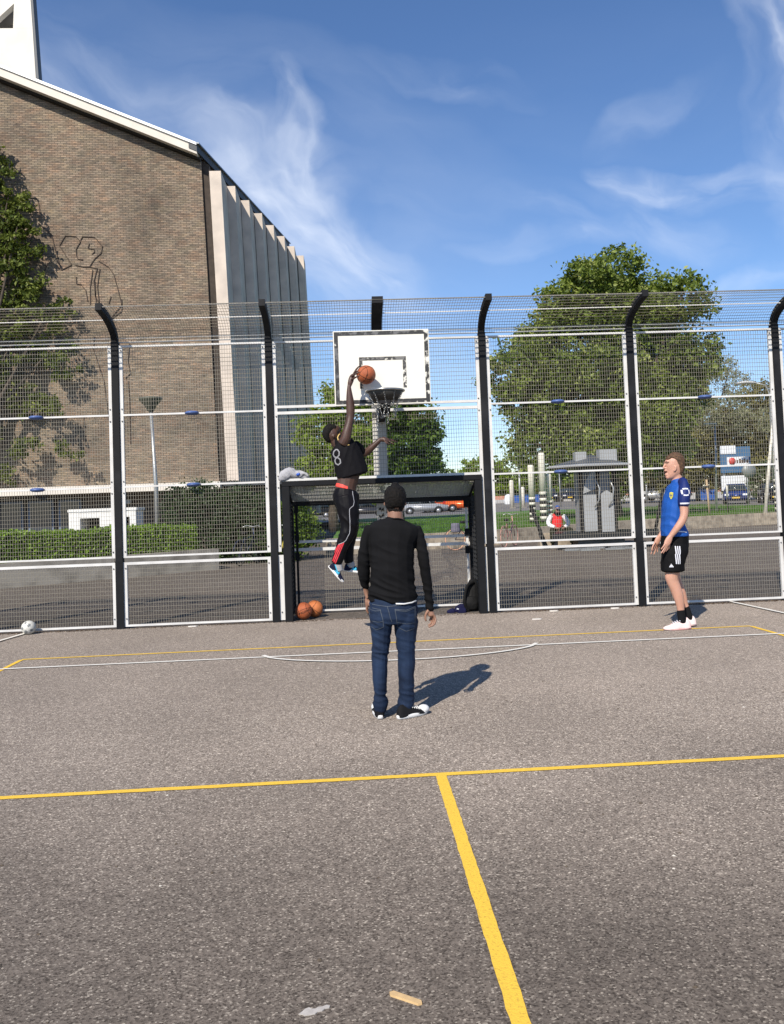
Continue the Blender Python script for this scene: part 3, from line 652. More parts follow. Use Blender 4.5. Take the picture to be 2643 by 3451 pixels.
    for t, h_ in ((.0, .015), (.12, .011), (.62, .012), (.985, .013)):
        y, z = curve(t); R_.append((xa+.046, xb-.046, y-.007, y+.007, z-h_/2, z+h_/2))
    v, f = boxes(R_); obj('canopy_rail', v, f, m_frame, fence)
for px in PX:
    p = box('post', px-.05, px+.05, -.05, .05, .0, Z1+.05, m_charw, fence, .004)
    lo = box('post_sleeve', px-.052, px+.052, -.053, .04, 0.001, .93, m_char, p)
    arm(px, .085, 'post_arm', p)

# ---------------------------------------------------------------- goal
goal = thing('goal_frame', 'charcoal steel goal box set into the fence under the hoop', 'goal', (.42, 0, 0))
gx0, gx1, gd = -.985, 1.83, .78
m_netd = mat('dark mesh bars', (.03, .031, .033), .5)
box('goal_post', gx0, gx0+.105, -.07, .05, .005, 1.881, m_char, goal, .004); box('goal_post', gx1-.105, gx1, -.07, .05, .005, 1.881, m_char, goal, .004)
box('crossbar', gx0, gx1, -.072, .052, 1.882, 1.955, m_char, goal, .004)
# side panels made of horizontal bars with a back upright
for s, x in (('l', gx0+.06), ('r', gx1-.06)):
    B = [(x-.012, x+.012, .05, gd, z-.004, z+.004) for z in np.arange(.08, 1.62, .062)]
    B += [(x-.014, x+.014, y-.006, y+.006, .03, 1.66) for y in (.22, .42, .6)]
    v, f = boxes(B); obj('side_grille', v, f, m_netd, goal)
    box('back_upright', x-.035, x+.035, gd-.03, gd+.04, 0.005, 1.68, m_char, goal)
for z0, z1 in ((.93, .975), (1.05, 1.09), ): box('back_rail', gx0+.096, gx1-.096, gd-.02, gd+.02, z0, z1, m_frame, goal)
box('back_bottom_rail', gx0+.096, gx1-.096, gd-.02, gd+.02, .03, .055, m_frame, goal)
for x in (gx0+.12, gx1-.15): box('back_flange', x, x+.035, gd-.03, gd-.021, .055, 1.60, m_charw if x < 0 else m_frame, goal)
panel(gx0+.13, gx1-.13, .055, .93, None, 'back_mesh', gd, goal); panel(gx0+.13, gx1-.13, 1.09, 1.60, None, 'back_mesh', gd, goal)
box('back_top_beam', gx0+.03, gx1-.03, gd-.04, gd+.03, 1.60, 1.70, m_charw, goal)
# sloping roof grille
parts = []
n = 60
for i in range(n+1):
    x = gx0+.07 + (gx1-gx0-.14)*i/n; parts.append(boxes([(x-.0018, x+.0018, 0, 1, -.0015, .0015)]))
k = 13
for i in range(k+1): t = i/k; parts.append(boxes([(gx0+.07, gx1-.07, t-.002, t+.002, -.008, .008)]))
v = np.vstack([p[0] for p in parts]); off = 0; fs = []
for p in parts: fs.append(p[1]+off); off += len(p[0])
f = np.vstack(fs); v2 = v.copy(); t = v[:, 1]; v2[:, 1] = .05 + t*(gd-.07); v2[:, 2] = v[:, 2] + 1.90 - t*.24; obj('roof_grille', v2, f, mat('dull grille', (.26, .255, .24), .4, .5), goal)
for x in (gx0+.07, gx1-.07): tube('roof_brace', [(x, .05, 1.9), (x, gd-.02, 1.66)], .02, m_char, goal, 6)
for z in (1.55, 1.12, .86):
    for x in (gx0+.115, gx1-.16): box('latch', x-.01, x+.055, gd-.06, gd-.035, z-.055, z+.055, m_char, goal)

# ---------------------------------------------------------------- hoop
hoop = thing('basketball_hoop', 'steel basketball hoop with worn white backboard above the goal', 'basketball hoop', (.44, 0, 0))
m_pole = mat('pale grey pole paint', (.56, .55, .52), .55, var=.06, vs_=3, bump=.05)
box('pole', .318, .512, .056, .25, 1.958, 3.95, m_pole, hoop, .006)
box('pole_foot', .36, .50, gd+.05, gd+.2, 0.005, 1.72, m_pole, hoop, .006)
# graffiti tag on the lower pole and on the back beam
m_ink = mat('marker ink', (.012, .012, .012), .6)
sc = []
for i, (z, sgn) in enumerate(((1.50, 1), (1.42, -1), (1.33, 1), (1.25, -1), (1.18, 1))): sc.append(ribbon2([(.39, z), (.41, z+.03*sgn), (.43, z-.02), (.455, z+.025), (.46, z-.02)], .022))
v, f = merge([([(q[0], gd+.047, q[1]) for q in vv], ff) for vv, ff in sc]); obj('graffiti', v, f, m_ink, hoop)
ca = arm(.42, .15, 'canopy_arm', hoop, .0)
BY = -1.12; bx0, bx1, bz0, bz1 = -.182, 1.05, 2.86, 3.825
m_board = mat('white backboard', (.82, .79, .70), .5, c2=(.76, .74, .66), vs_=2, detail=7)
bd = box('backboard', bx0, bx1, BY, BY+.03, bz0, bz1, m_board, hoop, .004)
def wornpaint(name, c, under, sc=9, th=(.36, .44)):
    m = bpy.data.materials.new(name); m.use_nodes = True; t = m.node_tree; n = t.nodes; l = t.links; b = n['Principled BSDF']; b.inputs['Roughness'].default_value = .6
    tcn = n.new('ShaderNodeTexCoord'); mp = n.new('ShaderNodeMapping'); mp.inputs['Scale'].default_value = (1, 1, 1); l.new(tcn.outputs['Object'], mp.inputs[0])
    x = n.new('ShaderNodeTexNoise'); x.inputs['Scale'].default_value = sc; x.inputs['Detail'].default_value = 9; x.inputs['Roughness'].default_value = .62; l.new(mp.outputs[0], x.inputs['Vector'])
    sp = n.new('ShaderNodeSeparateXYZ'); l.new(tcn.outputs['Object'], sp.inputs[0])
    mr = n.new('ShaderNodeMapRange'); mr.inputs[1].default_value = .25; mr.inputs[2].default_value = .62; mr.inputs[3].default_value = .08; mr.inputs[4].default_value = -.09; l.new(sp.outputs[0], mr.inputs[0])
    ad = n.new('ShaderNodeMath'); ad.operation = 'ADD'; l.new(x.outputs['Fac'], ad.inputs[0]); l.new(mr.outputs[0], ad.inputs[1])
    r = n.new('ShaderNodeValToRGB'); r.color_ramp.elements[0].position = th[0]; r.color_ramp.elements[1].position = th[1]; r.color_ramp.elements[0].color = (*under, 1); r.color_ramp.elements[1].color = (*c, 1)
    q = r.color_ramp.elements.new(.56); q.color = (*c, 1); q = r.color_ramp.elements.new(.64); q.color = tuple(k*5 for k in c) + (1,)
    l.new(ad.outputs[0], r.inputs[0]); l.new(r.outputs[0], b.inputs['Base Color']); return m
m_wp = wornpaint('worn black paint', (.028, .028, .028), (.78, .75, .66))
def frame2(name, x0, x1, z0, z1, wd, open_bottom=False):
    B = [(x0, x0+wd, z0, z1), (x1-wd, x1, z0, z1), (x0+wd, x1-wd, z1-wd, z1)] + ([] if open_bottom else [(x0+wd, x1-wd, z0, z0+wd)])
    v, f = boxes([(a, b, BY-.003, BY-.0005, c, d) for a, b, c, d in B]); return obj(name, v, f, m_wp, hoop)
frame2('border_paint', bx0+.012, bx1-.012, bz0+.02, bz1-.012, .05)
m_wp = wornpaint('worn target paint', (.035, .034, .032), (.78, .75, .66), 11, (.45, .52))
frame2('target_square_paint', .142, .745, 3.075, 3.479, .043, True)
# ring: rim, skirt cone, bracket, chains
m_chrome = mat('worn chrome', (.40, .40, .385), .28, .85, var=.12, vs_=20)
m_skirt = mat('dark galvanised plate', (.06, .06, .058), .45, .4)
RC = Vector((.446, -1.49, 2.985)); RR = .236
tube('rim', [RC + Vector((math.cos(a)*RR, math.sin(a)*RR, 0)) for a in np.linspace(0, 2*math.pi, 41)[:-1]], .013, m_chrome, hoop, 10, closed=True)
prof = []
V = []; Fc = []
for i in range(40):
    a = 2*math.pi*i/40
    V += [RC + Vector((math.cos(a)*(RR-.008), math.sin(a)*(RR-.008), -.008)), RC + Vector((math.cos(a)*RR*.62, .035+math.sin(a)*RR*.62, -.125))]
for i in range(40):
    a = math.degrees(2*math.pi*i/40)
    Fc.append((2*i, 2*i+1, (2*i+3) % 80, (2*i+2) % 80))
sk = obj('rim_guard', V, Fc, m_skirt, hoop, True); md = sk.modifiers.new('s', 'SOLIDIFY'); md.thickness = .004
prism('bracket', [(-1.125, 3.0), (-1.28, 2.97), (-1.38, 2.85), (-1.125, 2.74)], RC.x-.07, RC.x+.07, m_char, hoop, 'x')
prism('board_arm', [(-1.085, 3.5), (.05, 3.5), (.05, 3.38), (-1.085, 3.38)], RC.x-.06, RC.x+.02, m_char, hoop, 'x')
prism('board_arm', [(-1.085, 2.95), (.05, 2.87), (.05, 2.75), (-1.085, 2.80)], RC.x-.075, RC.x+.045, m_char, hoop, 'x')
def chain(p0, p1, sag=0, n=None):
    p0, p1 = Vector(p0), Vector(p1); d = (p1-p0); n = n or max(3, int(d.length/.026)); parts = []; t = d.normalized(); o_ = t.orthogonal().normalized(); o2 = t.cross(o_)
    for i in range(n):
        c = p0 + d*(i+.5)/n - Vector((0, 0, sag*4*((i+.5)/n)*(1-(i+.5)/n))); s = o_ if i % 2 else o2
        parts.append(tube_vf([c + t*math.cos(a)*.018 + s*math.sin(a)*.0085 for a in np.linspace(0, 6.283, 9)[:-1]], .0022, 4, closed=True))
    return merge(parts)
cs = []; K = 10; top = []; mid = []; low = []
g = random.Random(4)
for i in range(K):
    a = 2*math.pi*i/K + .2; top.append(RC + Vector((math.cos(a)*RR*.93, math.sin(a)*RR*.93, -.015)))
    mid.append(RC + Vector((math.cos(a+.12)*RR*.66, math.sin(a+.12)*RR*.66, -.16 + g.uniform(-.015, .015)))); low.append(RC + Vector((math.cos(a+.3)*RR*.52, math.sin(a+.3)*RR*.52, -.29 + g.uniform(-.03, .02))))
for i in range(K):
    cs.append(chain(top[i], mid[i])); cs.append(chain(mid[i], mid[(i+1) % K], .02))
    if i not in (1, 4): cs.append(chain(mid[i], low[i]))
    if i % 2 == 0: cs.append(chain(low[i], low[(i+1) % K], .03))
for i in (3, 5, 7): cs.append(chain(low[i], low[i] - Vector((.01, 0, .10 + .05*(i % 3)))))
v, f = merge(cs); obj('chain_net', v, f, m_chrome, hoop, True)
# ================================================================ trees and shrubs
m_bark = mat('bark', (.075, .058, .042), .95, var=.35, vs_=7, bump=1, bs=25)
L_dark = leafmat('dark foliage', [(.016, .034, .008), (.048, .095, .014), (.105, .18, .025), (.20, .28, .045)], .3)
L_chest = leafmat('chestnut foliage', [(.034, .054, .010), (.10, .145, .02), (.19, .25, .036), (.48, .50, .17)], .3)
L_yel = leafmat('fresh foliage', [(.05, .085, .008), (.13, .21, .015), (.24, .34, .03), (.36, .45, .07)], .35)
L_mid = leafmat('mid foliage', [(.025, .055, .008), (.085, .145, .016), (.17, .25, .03), (.30, .37, .07)], .3)
L_olive = leafmat('olive foliage', [(.035, .055, .012), (.09, .125, .02), (.17, .21, .035), (.34, .38, .09)], .35)
L_pale = leafmat('pale spring foliage', [(.13, .14, .07), (.24, .25, .13), (.34, .35, .20), (.45, .45, .27)], .4)
L_brown = leafmat('bronze spring foliage', [(.07, .062, .022), (.16, .145, .045), (.26, .24, .075), (.38, .35, .12)], .35)
def tree(name, label, base, ells, n, leaf, lm, seed, trunk_r=.25, clump=.35, group=None, crown_z=None, cat='tree', limbs=9, per=40):
    t = thing(name, label, cat, base, group); b = Vector(base); g = random.Random(seed)
    cc = [Vector(e[0]) for e in ells]; ctr = sum(cc, Vector())/len(cc); lo = min(e[0][2]-e[1][2] for e in ells)
    fork = b + Vector(((ctr.x-b.x)*.25, (ctr.y-b.y)*.25, max(lo-b.z, .8) + .25*(ctr.z-lo)))
    parts = [tube_vf([b + Vector((0, 0, -.05)), b.lerp(fork, .3) + Vector((g.uniform(-.08, .08), 0, 0)), b.lerp(fork, .7), fork], 0, 8, [trunk_r*1.25, trunk_r, trunk_r*.85, trunk_r*.7])]
    tgt = sorted(ells, key=lambda e: -e[1][0]*e[1][2])[:limbs]
    for e in tgt:
        q = Vector(e[0]); md = fork.lerp(q, .5) + Vector((g.uniform(-.3, .3), g.uniform(-.3, .3), -.12*(q-fork).length))
        parts.append(tube_vf([fork, md, q, q + (q-md)*.15], 0, 6, [trunk_r*.5, trunk_r*.3, trunk_r*.14, trunk_r*.03]))
        for _ in range(3):
            s = md.lerp(q, g.uniform(.2, .9)); e2 = s + Vector((g.uniform(-1, 1)*e[1][0], g.uniform(-1, 1)*e[1][1], g.uniform(-.2, 1)*e[1][2]))*.75
            parts.append(tube_vf([s, s.lerp(e2, .5) + Vector((0, 0, -.05)), e2], 0, 5, [trunk_r*.16, trunk_r*.1, trunk_r*.03]))
    v, f = merge(parts); obj('trunk', v, f, m_bark, t, True)
    v, f = leaves_vf(ells, n, leaf, seed, clump, per); obj('crown', v, f, lm, t)
    return t
g = random.Random(2)
BT = [(13.05,11.97),(11.0,11.35),(14.57,10.8),(9.6,9.83),(12.26,9.53),(15.15,9.0),(8.2,8.3),(10.38,7.6),(13.04,7.3),(15.5,7.2),(7.88,6.1),(9.83,5.2),(12.05,5.1),(14.73,5.25),(8.46,4.15),(10.65,3.85),(13.1,3.55),(15.1,3.9),(16.0,8.0),(12.86,12.5),(11.6,10.4),(13.9,9.9),(9.2,6.8),(7.3,7.3),(11.9,11.9),(14.2,11.7),(10.4,10.9),(15.2,10.6),(9.0,9.2)]
E_ = []
for i, (x, z) in enumerate(BT):
    r = 1.25 if z < 11.6 else .85; E_.append(((x+.25, 27.5 + g.uniform(-1.8, 1.6), z-.1), (r*g.uniform(.85, 1.15), r*1.3, r*g.uniform(.75, 1.05))))
tree('chestnut_tree', 'big round blossoming chestnut tree behind the grey kiosk on the right', (12.3, 27.5, .45), E_ + [((12.2, 27.5, 8), (3.6, 2.6, 3.6)), ((12.2, 27.5, 5.2), (3.6, 2.6, 1.9)), ((12.6, 27.5, 10.3), (2.3, 1.8, 1.6)), ((14.6, 27.5, 6.0), (2.2, 2, 2.3))], 105000, .20, L_chest, 21, .42, .45, limbs=16)
# blossoms on the chestnut are part of its look
LT = [(-10.6,12.4,.9),(-10.3,11.0,.9),(-9.95,10.2,.75),(-10.3,9.4,.8),(-10.0,8.7,.7),(-9.3,8.5,.5),(-10.2,7.7,.9),(-8.75,7.85,.5),(-9.3,7.3,.7),(-10.3,6.5,.9),(-9.3,6.4,.65),(-8.6,5.95,.5),(-10.0,5.2,.8),(-9.1,4.8,.6),(-8.8,3.75,.42),(-9.8,3.7,.6),(-10.3,2.9,.5),(-8.35,3.4,.32),(-10.3,10,.7),(-11.5,11,1.2),(-11.6,8.6,1.3),(-11.6,6,1.3),(-11.2,13.4,.8),(-9.5,9.7,.35),(-8.5,6.6,.35),(-11.3,4.2,.9)]
kk = (21.35+11.834)/(14+11.834)
E_ = [((x*kk, 21.35 + g.uniform(-.3, .25), 1.6+(z-1.6)*kk), (r*kk*.9, min(.5, r*.4), r*.78*kk)) for x, z, r in LT]
tree('leaning_tree', 'spreading green tree at the left edge in front of the brick church wall', (-15.6, 20.0, 0), E_, 19000, .17, L_olive, 5, .28, .22, limbs=16)
tree('roadside_tree', 'bright yellow green tree just left of the hoop pole beyond the lawn', (-.8, 24, .5), [((x*.6656, 24+(y-42)*.6, 1.6+(z-1.6)*.6656), (a*.6656, b*.6, c*.6656)) for (x, y, z), (a, b, c) in [((-1.9,42,6.3),(1.5,2,1.6)),((-1.1,42,7.9),(.9,1.5,1.5)),((-.6,41.5,5.2),(1.4,1.6,1.4)),((-2.5,42,4.0),(1.2,1.6,1.2)),((.3,42,6.8),(1.2,1.5,1.3)),((-.4,42,3.6),(1.6,1.6,1)),((.8,42.5,4.6),(1.5,1.6,1.6))]], 15000, .17, L_yel, 31, .2, .27, 'trees beyond the lawn')
tree('roadside_tree', 'dark green broad tree filling the gap right of the hoop pole', (2.8, 40, .45), [((2.8,40,5.2),(2.0,2,1.7)),((4.2,40,7.0),(1.3,1.6,1.1)),((4.4,40,5.0),(1.2,1.8,1.5)),((5.0,40,6.1),(.8,1.2,1.0)),((3.1,40,3.9),(1.8,1.8,1)),((1.6,40,8.2),(1.5,1.6,1.1)),((3.1,40,8.0),(1.4,1.6,1.0)),((1.4,40,5.6),(1.6,1.5,1.8)),((1.2,40,3.9),(1.6,1.5,1.2)),((4.6,40,3.9),(.9,1.4,.8)),((2.4,40,6.9),(1.5,1.5,1.3))], 26000, .24, L_dark, 32, .33, .4, 'trees beyond the lawn')
FAR = [('bush', 'loose pale green shrub far behind the goal, leftmost of the distant pair', 12.0, 88, .9, 4.4, 1.8, L_mid), ('bush', 'brighter rounded far bush just left of the right goal side post', 15.2, 92, .9, 5.8, 2.1, L_yel)]
for nm, lb, x, y, z, h_, r, lm in FAR: tree('distant_tree', lb, (x, y, z), [((x, y, z+h_*.6), (r, r, h_*.45)), ((x-r*.5, y, z+h_*.45), (r*.7, r, h_*.35)), ((x+r*.6, y, z+h_*.4), (r*.6, r, h_*.35))], 3500, .3, lm, int(x*10), .15, .4, 'trees far behind the road')
tree('willow_tree', 'pale sparse spring tree standing above the bronze trees on the right', (34, 69, .6), [((32.8,69,12.6),(1.5,1.6,1.9)),((35.6,69,13.4),(1.6,1.6,2.0)),((38.2,69,12.0),(1.4,1.6,1.8)),((30.4,69,11.2),(1.2,1.6,1.6)),((34.0,62,8.6),(2.2,2,1.8)),((31.6,62,8.2),(1.1,1.6,1.5)),((36,62,7.6),(2,2,1.5)),((34.3,62,12.3),(.9,1,1.1))], 10000, .2, L_pale, 41, .25, .5, None)
for i, (lb, x, y, z, rx, h_, lm, n_) in enumerate([
    ('tall bronze brown tree directly behind the fair haired player', 28.5, 64, .8, 3.5, 11.0, L_brown, 11000),
    ('olive brown tree between the willow and the fair haired player', 33.0, 67, .8, 3.8, 11.6, L_brown, 11000),
    ('bronze leaved tree at the far right behind the striped white post', 38.0, 65, .7, 3.8, 11.2, L_brown, 11000),
    ('greenish bronze tree between the chestnut and the fair haired player', 24.4, 66, .9, 2.8, 9.4, L_mid, 9000),
    ('dark olive tree past the right edge of the court fence', 43.0, 64, .6, 3.4, 10.2, L_brown, 9000)]):
    tree('bronze_tree', lb, (x, y, z), [((x, y, z+h_*.62), (rx*.8, rx, h_*.36)), ((x-rx*.55, y, z+h_*.42), (rx*.6, rx, h_*.34)), ((x+rx*.5, y, z+h_*.42), (rx*.62, rx, h_*.34)), ((x, y-1, z+h_*.3), (rx*.95, rx, h_*.26)), ((x+.5, y, z+h_*.85), (rx*.4, rx*.5, h_*.14))], int(n_*2.2), .28, lm, 50+i, .28, .5, 'bronze trees beyond the car park')
for i, (lb, x, y, rx, h_, lm) in enumerate([
    ('yellow green tree left of the white striped posts', 16.5, 92, 3.4, 6.2, L_yel), ('mid green far tree between the white striped posts', 20.5, 94, 3.2, 6.6, L_mid), ('dark far tree behind the seated person', 24.6, 92, 3.4, 6.4, L_mid),
    ('dark tree seen left of the kiosk column', 28.6, 94, 3.4, 7.0, L_dark), ('dark tree seen right of the kiosk column', 32.8, 92, 3.6, 7.2, L_dark), ('dark far tree beyond the silver hatchback', 37, 90, 3.6, 7.4, L_brown), ('brown far tree behind the white van', 41.5, 92, 3.6, 7.6, L_brown),
    ('dense green far tree behind the orange car', 12.4, 96, 3.2, 4.2, L_mid), ('small dark far tree behind the silver estate car', 8.6, 98, 3, 3.4, L_dark), ('low dark far tree behind the black hatchback', -2.5, 96, 3.6, 3.4, L_dark), ('low green far tree left of the pole foot', 3.2, 98, 3.4, 3.4, L_mid)]):
    tree('distant_tree', lb, (x, y, .9), [((x, y, 1.2+h_*.55), (rx, rx, h_*.42)), ((x-rx*.6, y, 1+h_*.36), (rx*.7, rx, h_*.34)), ((x+rx*.6, y, 1+h_*.36), (rx*.7, rx, h_*.34)), ((x, y-1, 1+h_*.2), (rx*1.05, rx, h_*.24))], 6500, .36, lm, 80+i, .2, .5, 'trees far behind the road')
def shrub(name, label, base, ells, n, leaf, lm, seed, clump=.2):
    t = thing(name, label, 'shrub', base); b = Vector(base); g = random.Random(seed); parts = []
    for e in ells:
        q = Vector(e[0]); parts.append(tube_vf([b + Vector((g.uniform(-.2, .2), 0, 0)), b.lerp(q, .5) + Vector((g.uniform(-.1, .1), 0, 0)), q], 0, 5, [.035, .025, .008]))
    v, f = merge(parts); obj('stem', v, f, m_bark, t, True); v, f = leaves_vf(ells, n, leaf, seed, clump, 30); obj('foliage', v, f, lm, t); return t
L_shrub = leafmat('laurel leaves', [(.006, .014, .004), (.016, .036, .008), (.035, .07, .014), (.085, .13, .03)], .15)
shrub('large_shrub', 'large dark evergreen shrub right of the lamp post behind the hedge', (-4, 13.6, 0), [((-4.95,13.4,1.25),(.65,.8,1.0)),((-4.2,13.5,1.45),(.7,.8,.85)),((-3.4,13.5,1.4),(.75,.8,.85)),((-2.75,13.4,1.2),(.6,.8,.9)),((-5.2,13.3,.6),(.5,.7,.6)),((-4.3,13.2,.6),(.8,.7,.6)),((-3.2,13.2,.6),(.9,.7,.6)),((-2.5,13.2,.6),(.5,.7,.6)),((-4.6,13.4,2.2),(.3,.3,.35)),((-5.25,13.4,2.0),(.22,.3,.4))], 30000, .085, L_shrub, 61)
shrub('pale_shrub', 'yellow green leafy shrub seen between fence post and goal post', (-1.75, 13.4, 0), [((-1.85,13.4,.6),(.38,.4,.6)),((-1.6,13.4,1.2),(.3,.35,.5)),((-1.35,13.4,.8),(.25,.3,.5)),((-1.95,13.4,1.4),(.25,.3,.4))], 5500, .10, L_mid, 62)
# leaf litter along the foot of the fence
g2 = np.random.default_rng(9); k = 9000; X = g2.uniform(-6.5, 8.5, k); dens = np.array([noise.noise(Vector((x*1.1, 0, 3)))+.35*(x > 2.5)+.05 for x in X]); keep = g2.uniform(-.35, .7, k) < dens; X = X[keep]; k = len(X)
Y = -.03 - np.abs(g2.normal(0, .035, k)) + .02*g2.normal(size=k); v, f = leaves_at(np.stack([X, Y, np.abs(g2.normal(0, .006, k))+.008], 1), g2.uniform(.01, .032, k), g2)
v[:, 2] = np.maximum(v[:, 2]*.6, .006)
o = obj('leaf_litter', v, f, mat('dry litter', (.055, .032, .018), .95, c2=(.16, .11, .07), vs_=30)); tag(o, 'dry brown leaf litter and dirt along the foot of the court fence', 'leaf litter', kind='stuff')
m_pap = mat('pale scrap', (.68, .64, .58), .9, var=.1)
def scrap(name, label, x, y, pts, m, h=.004):
    P_ = [(x+a, y+b) for a, b in pts]; o = prism(name, P_, .0045, .0045+h, m, None, 'z'); tag(o, label, 'litter'); return o
scrap('paper_scrap', 'torn white paper scrap lying on the near asphalt', -.178, -9.10, [(-.048,-.010),(-.036,-.012),(-.028,-.020),(-.010,-.017),(.004,-.013),(.012,-.004),(.026,.0),(.034,.010),(.048,.014),(.050,.024),(.040,.030),(.026,.022),(.014,.022),(.004,.013),(-.008,.014),(-.016,.022),(-.028,.016),(-.036,.004)], mat('dirty paper', (.52, .48, .43), .95, var=.15, vs_=40), .003)
o = prism('wood_chip', [(.066,-9.044),(.152,-9.104),(.165,-9.100),(.163,-9.086),(.078,-9.024),(.064,-9.030)], .0045, .012, mat('split wood', (.62, .42, .20), .8, var=.12, vs_=30), None, 'z'); tag(o, 'light tan splinter of wood lying on the near asphalt', 'litter')
for lb, x, y in (('small white scrap on the ground by the second fence post from the left', -2.25, -.12), ('white crushed cup under the fence behind the fair haired player', 3.62, -.12), ('small white scrap in front of the fence right of the goal', 2.75, -.13), ('little pale scrap on the court before the white line, right half', 2.35, -.85)):
    scrap('paper_scrap', lb, x, y, [(-.06,-.01),(-.02,-.03),(.05,-.02),(.07,.01),(.02,.03),(-.05,.02)], m_pap, .012)
# ---------------------------------------------------------------- street furniture
m_steel = mat('galvanised pole', (.38, .39, .38), .4, .5, var=.08)
lp = thing('street_lamp', 'slim grey lamp post with flared dish head before the church wall', 'street lamp', (-5.93, 14, 0))
tube('lamp_pole', [(-5.93, 14, 0), (-5.95, 14, 2.3), (-6.05, 14, 4.63)], .05, m_steel, lp, 10, [.075, .06, .045])
lathe('lamp_head', [(.05, -.42), (.09, -.38), (.2, -.2), (.34, -.04), (.36, 0), (.345, .03), (.15, .07), (.02, .08)], (-6.055, 14, 5.04), mat('olive lamp glass', (.10, .105, .075), .35), lp, 20)
def bike(name, label, x, y, ang, tyre, frame_c, z=0):
    t = thing(name, label, 'bicycle', (x, y, z)); c, s = math.cos(ang), math.sin(ang); mt = mat('tyre rubber', (.02, .02, .02), .8); mf = mat('bike paint '+name+str(round(x)), frame_c, .35)
    P = lambda u, h, o_=0: Vector((x + u*c - o_*s, y + u*s + o_*c, z+h))
    for u in (-.52, .52):
        wv = [P(u + .33*math.cos(a), .35 + .33*math.sin(a)) for a in np.linspace(0, 2*math.pi, 25)[:-1]]; wo = tube('wheel', wv, .018, tyre, t, 6, closed=True)
        sp = merge([tube_vf([P(u, .35), P(u+.32*math.cos(a), .35+.32*math.sin(a))], .002, 3) for a in np.linspace(0, 6.28, 15)[:-1]]); obj('spokes', *sp, m_steel, wo)
        fd = tube('mudguard', [P(u + .37*math.cos(a), .35 + .37*math.sin(a)) for a in np.linspace(.3, 2.9, 12)], .012, mf, t, 5)
    v, f = merge([tube_vf([P(-.52, .35), P(-.12, .32), P(-.2, .8), P(-.52, .35)], .016, 6), tube_vf([P(-.12, .32), P(.36, .78)], .018, 6), tube_vf([P(-.19, .72), P(.36, .84)], .016, 6), tube_vf([P(.52, .35), P(.38, .72), P(.33, 1.02)], .018, 6)])
    obj('bike_frame', v, f, mf, t, True); tube('handlebar', [P(.2, 1.06, -.26), P(.33, 1.1, -.2), P(.36, 1.06, 0), P(.33, 1.1, .2), P(.2, 1.06, .26)], .013, m_steel, t, 6)
    blob('saddle', [[(*P(-.32, .9), .04, .07), (*P(-.22, .9), .05, .075), (*P(-.05, .9), .03, .025)]], mat('black saddle', (.02, .018, .017), .6), t, .015, 1)
    return t
bike('bicycle', 'dark bicycle with silver handlebar parked against the dark shrub', -3.0, 12.2, R(70), mat('tyre rubber', (.02, .02, .02), .8), (.03, .04, .08))
bike('bicycle', 'bicycle with red lamp and yellow rear mudguard near the fence post', -2.05, 12.1, R(78), mat('tyre rubber', (.02, .02, .02), .8), (.45, .36, .06))
b3 = bike('bicycle', 'bicycle with white and orange tyres parked behind the goal', 3.75, 15.2, R(12), mat('orange tyre', (.62, .34, .22), .7), (.05, .03, .03))
pn = blob('pannier', [[(3.25, 15.0, .86, .14, .10), (3.25, 15.0, .6, .15, .10)]], mat('grey pannier cloth', (.16, .15, .19), .8), b3, .02, 2)
bike('bicycle', 'pink bicycle seen just right of the goal post', 5.15, 15.9, R(60), mat('pink tyre', (.55, .30, .24), .7), (.50, .26, .20))
# white striped bollard posts
def striped(label, x, y, z0, h_, r, nst, lean=0, topz=.0):
    t = thing('striped_post', label, 'post', (x, y, z0), 'cream posts with black striped feet'); zs = z0 + h_*.44
    mcr = mat('cream post paint', (.70, .66, .56), .6, var=.05); mbk = mat('black post paint', (.02, .02, .02), .5)
    lathe('post_shaft', [(r, h_*.44), (r, h_*.96), (r*.8, h_)], (x, y, z0), mcr, t, 14)
    for i in range(nst):
        a_ = h_*.44*i/nst; b_ = h_*.44*(i+1)/nst; lathe('stripe_band', [(r*1.02, a_+.001), (r*1.02, b_-.001)], (x, y, z0), mbk if i % 2 == 0 else mcr, t, 14)
    return t
striped('tall cream post with black bands at its foot, right one of the near pair', 8.18, 24, .52, 3.0, .15, 10)
striped('shorter cream post with black bands at its foot, left one of the near pair', 7.76, 24.3, .52, 2.5, .14, 10)
striped('thin cream post half hidden by the near pair', 8.6, 24.6, .52, 2.1, .11, 10)
striped('stout cream post with black bands at the right edge behind the fence', 19.6, 26, .5, 3.5, .2, 12)
for lb, x, y, h_, r, sg in (('short pale post far left of the striped posts', 15.6, 70, 2.7, .2, 0), ('smaller pale post between far left post and striped posts', 16.7, 70, 2.0, .18, 0)):
    t = thing('pale_post', lb, 'post', (x, y, .7)); lathe('post_shaft', [(r, 0), (r, h_*.95), (r*.7, h_)], (x, y, .7), mat('cream post paint', (.7, .66, .56)), t, 12); box('post_base', x-r*1.4, x+r*1.4, y-r*1.4, y+r*1.4, .55, .72, m_conc, t)
for lb, a_, b_, r in (('black leaning pole beside the seated person, left of the kiosk', (5.95, 14.0, 0), (5.62, 14.6, 1.35), .06), ('black leaning pole behind the arm of the fair haired player', (9.35, 14.2, 0), (9.85, 14.4, 1.75), .05)):
    t = thing('leaning_pole', lb, 'pole', a_); tube('pole_shaft', [a_, b_], r, m_char, t, 10); lathe('pole_foot', [(r*1.6, 0), (r*1.6, .03), (r*1.1, .05)], a_, m_char, t, 12)
t = thing('bent_pole', 'tall slim pale pole rising behind the right end of the court', 'pole', (18.7, 25.6, .4)); tube('pole_shaft', [(18.7, 25.6, .4), (19.0, 25.6, 2.6), (19.35, 25.6, 5.0)], .07, mat('cream post paint', (.7, .66, .56)), t, 8, [.09, .08, .05])
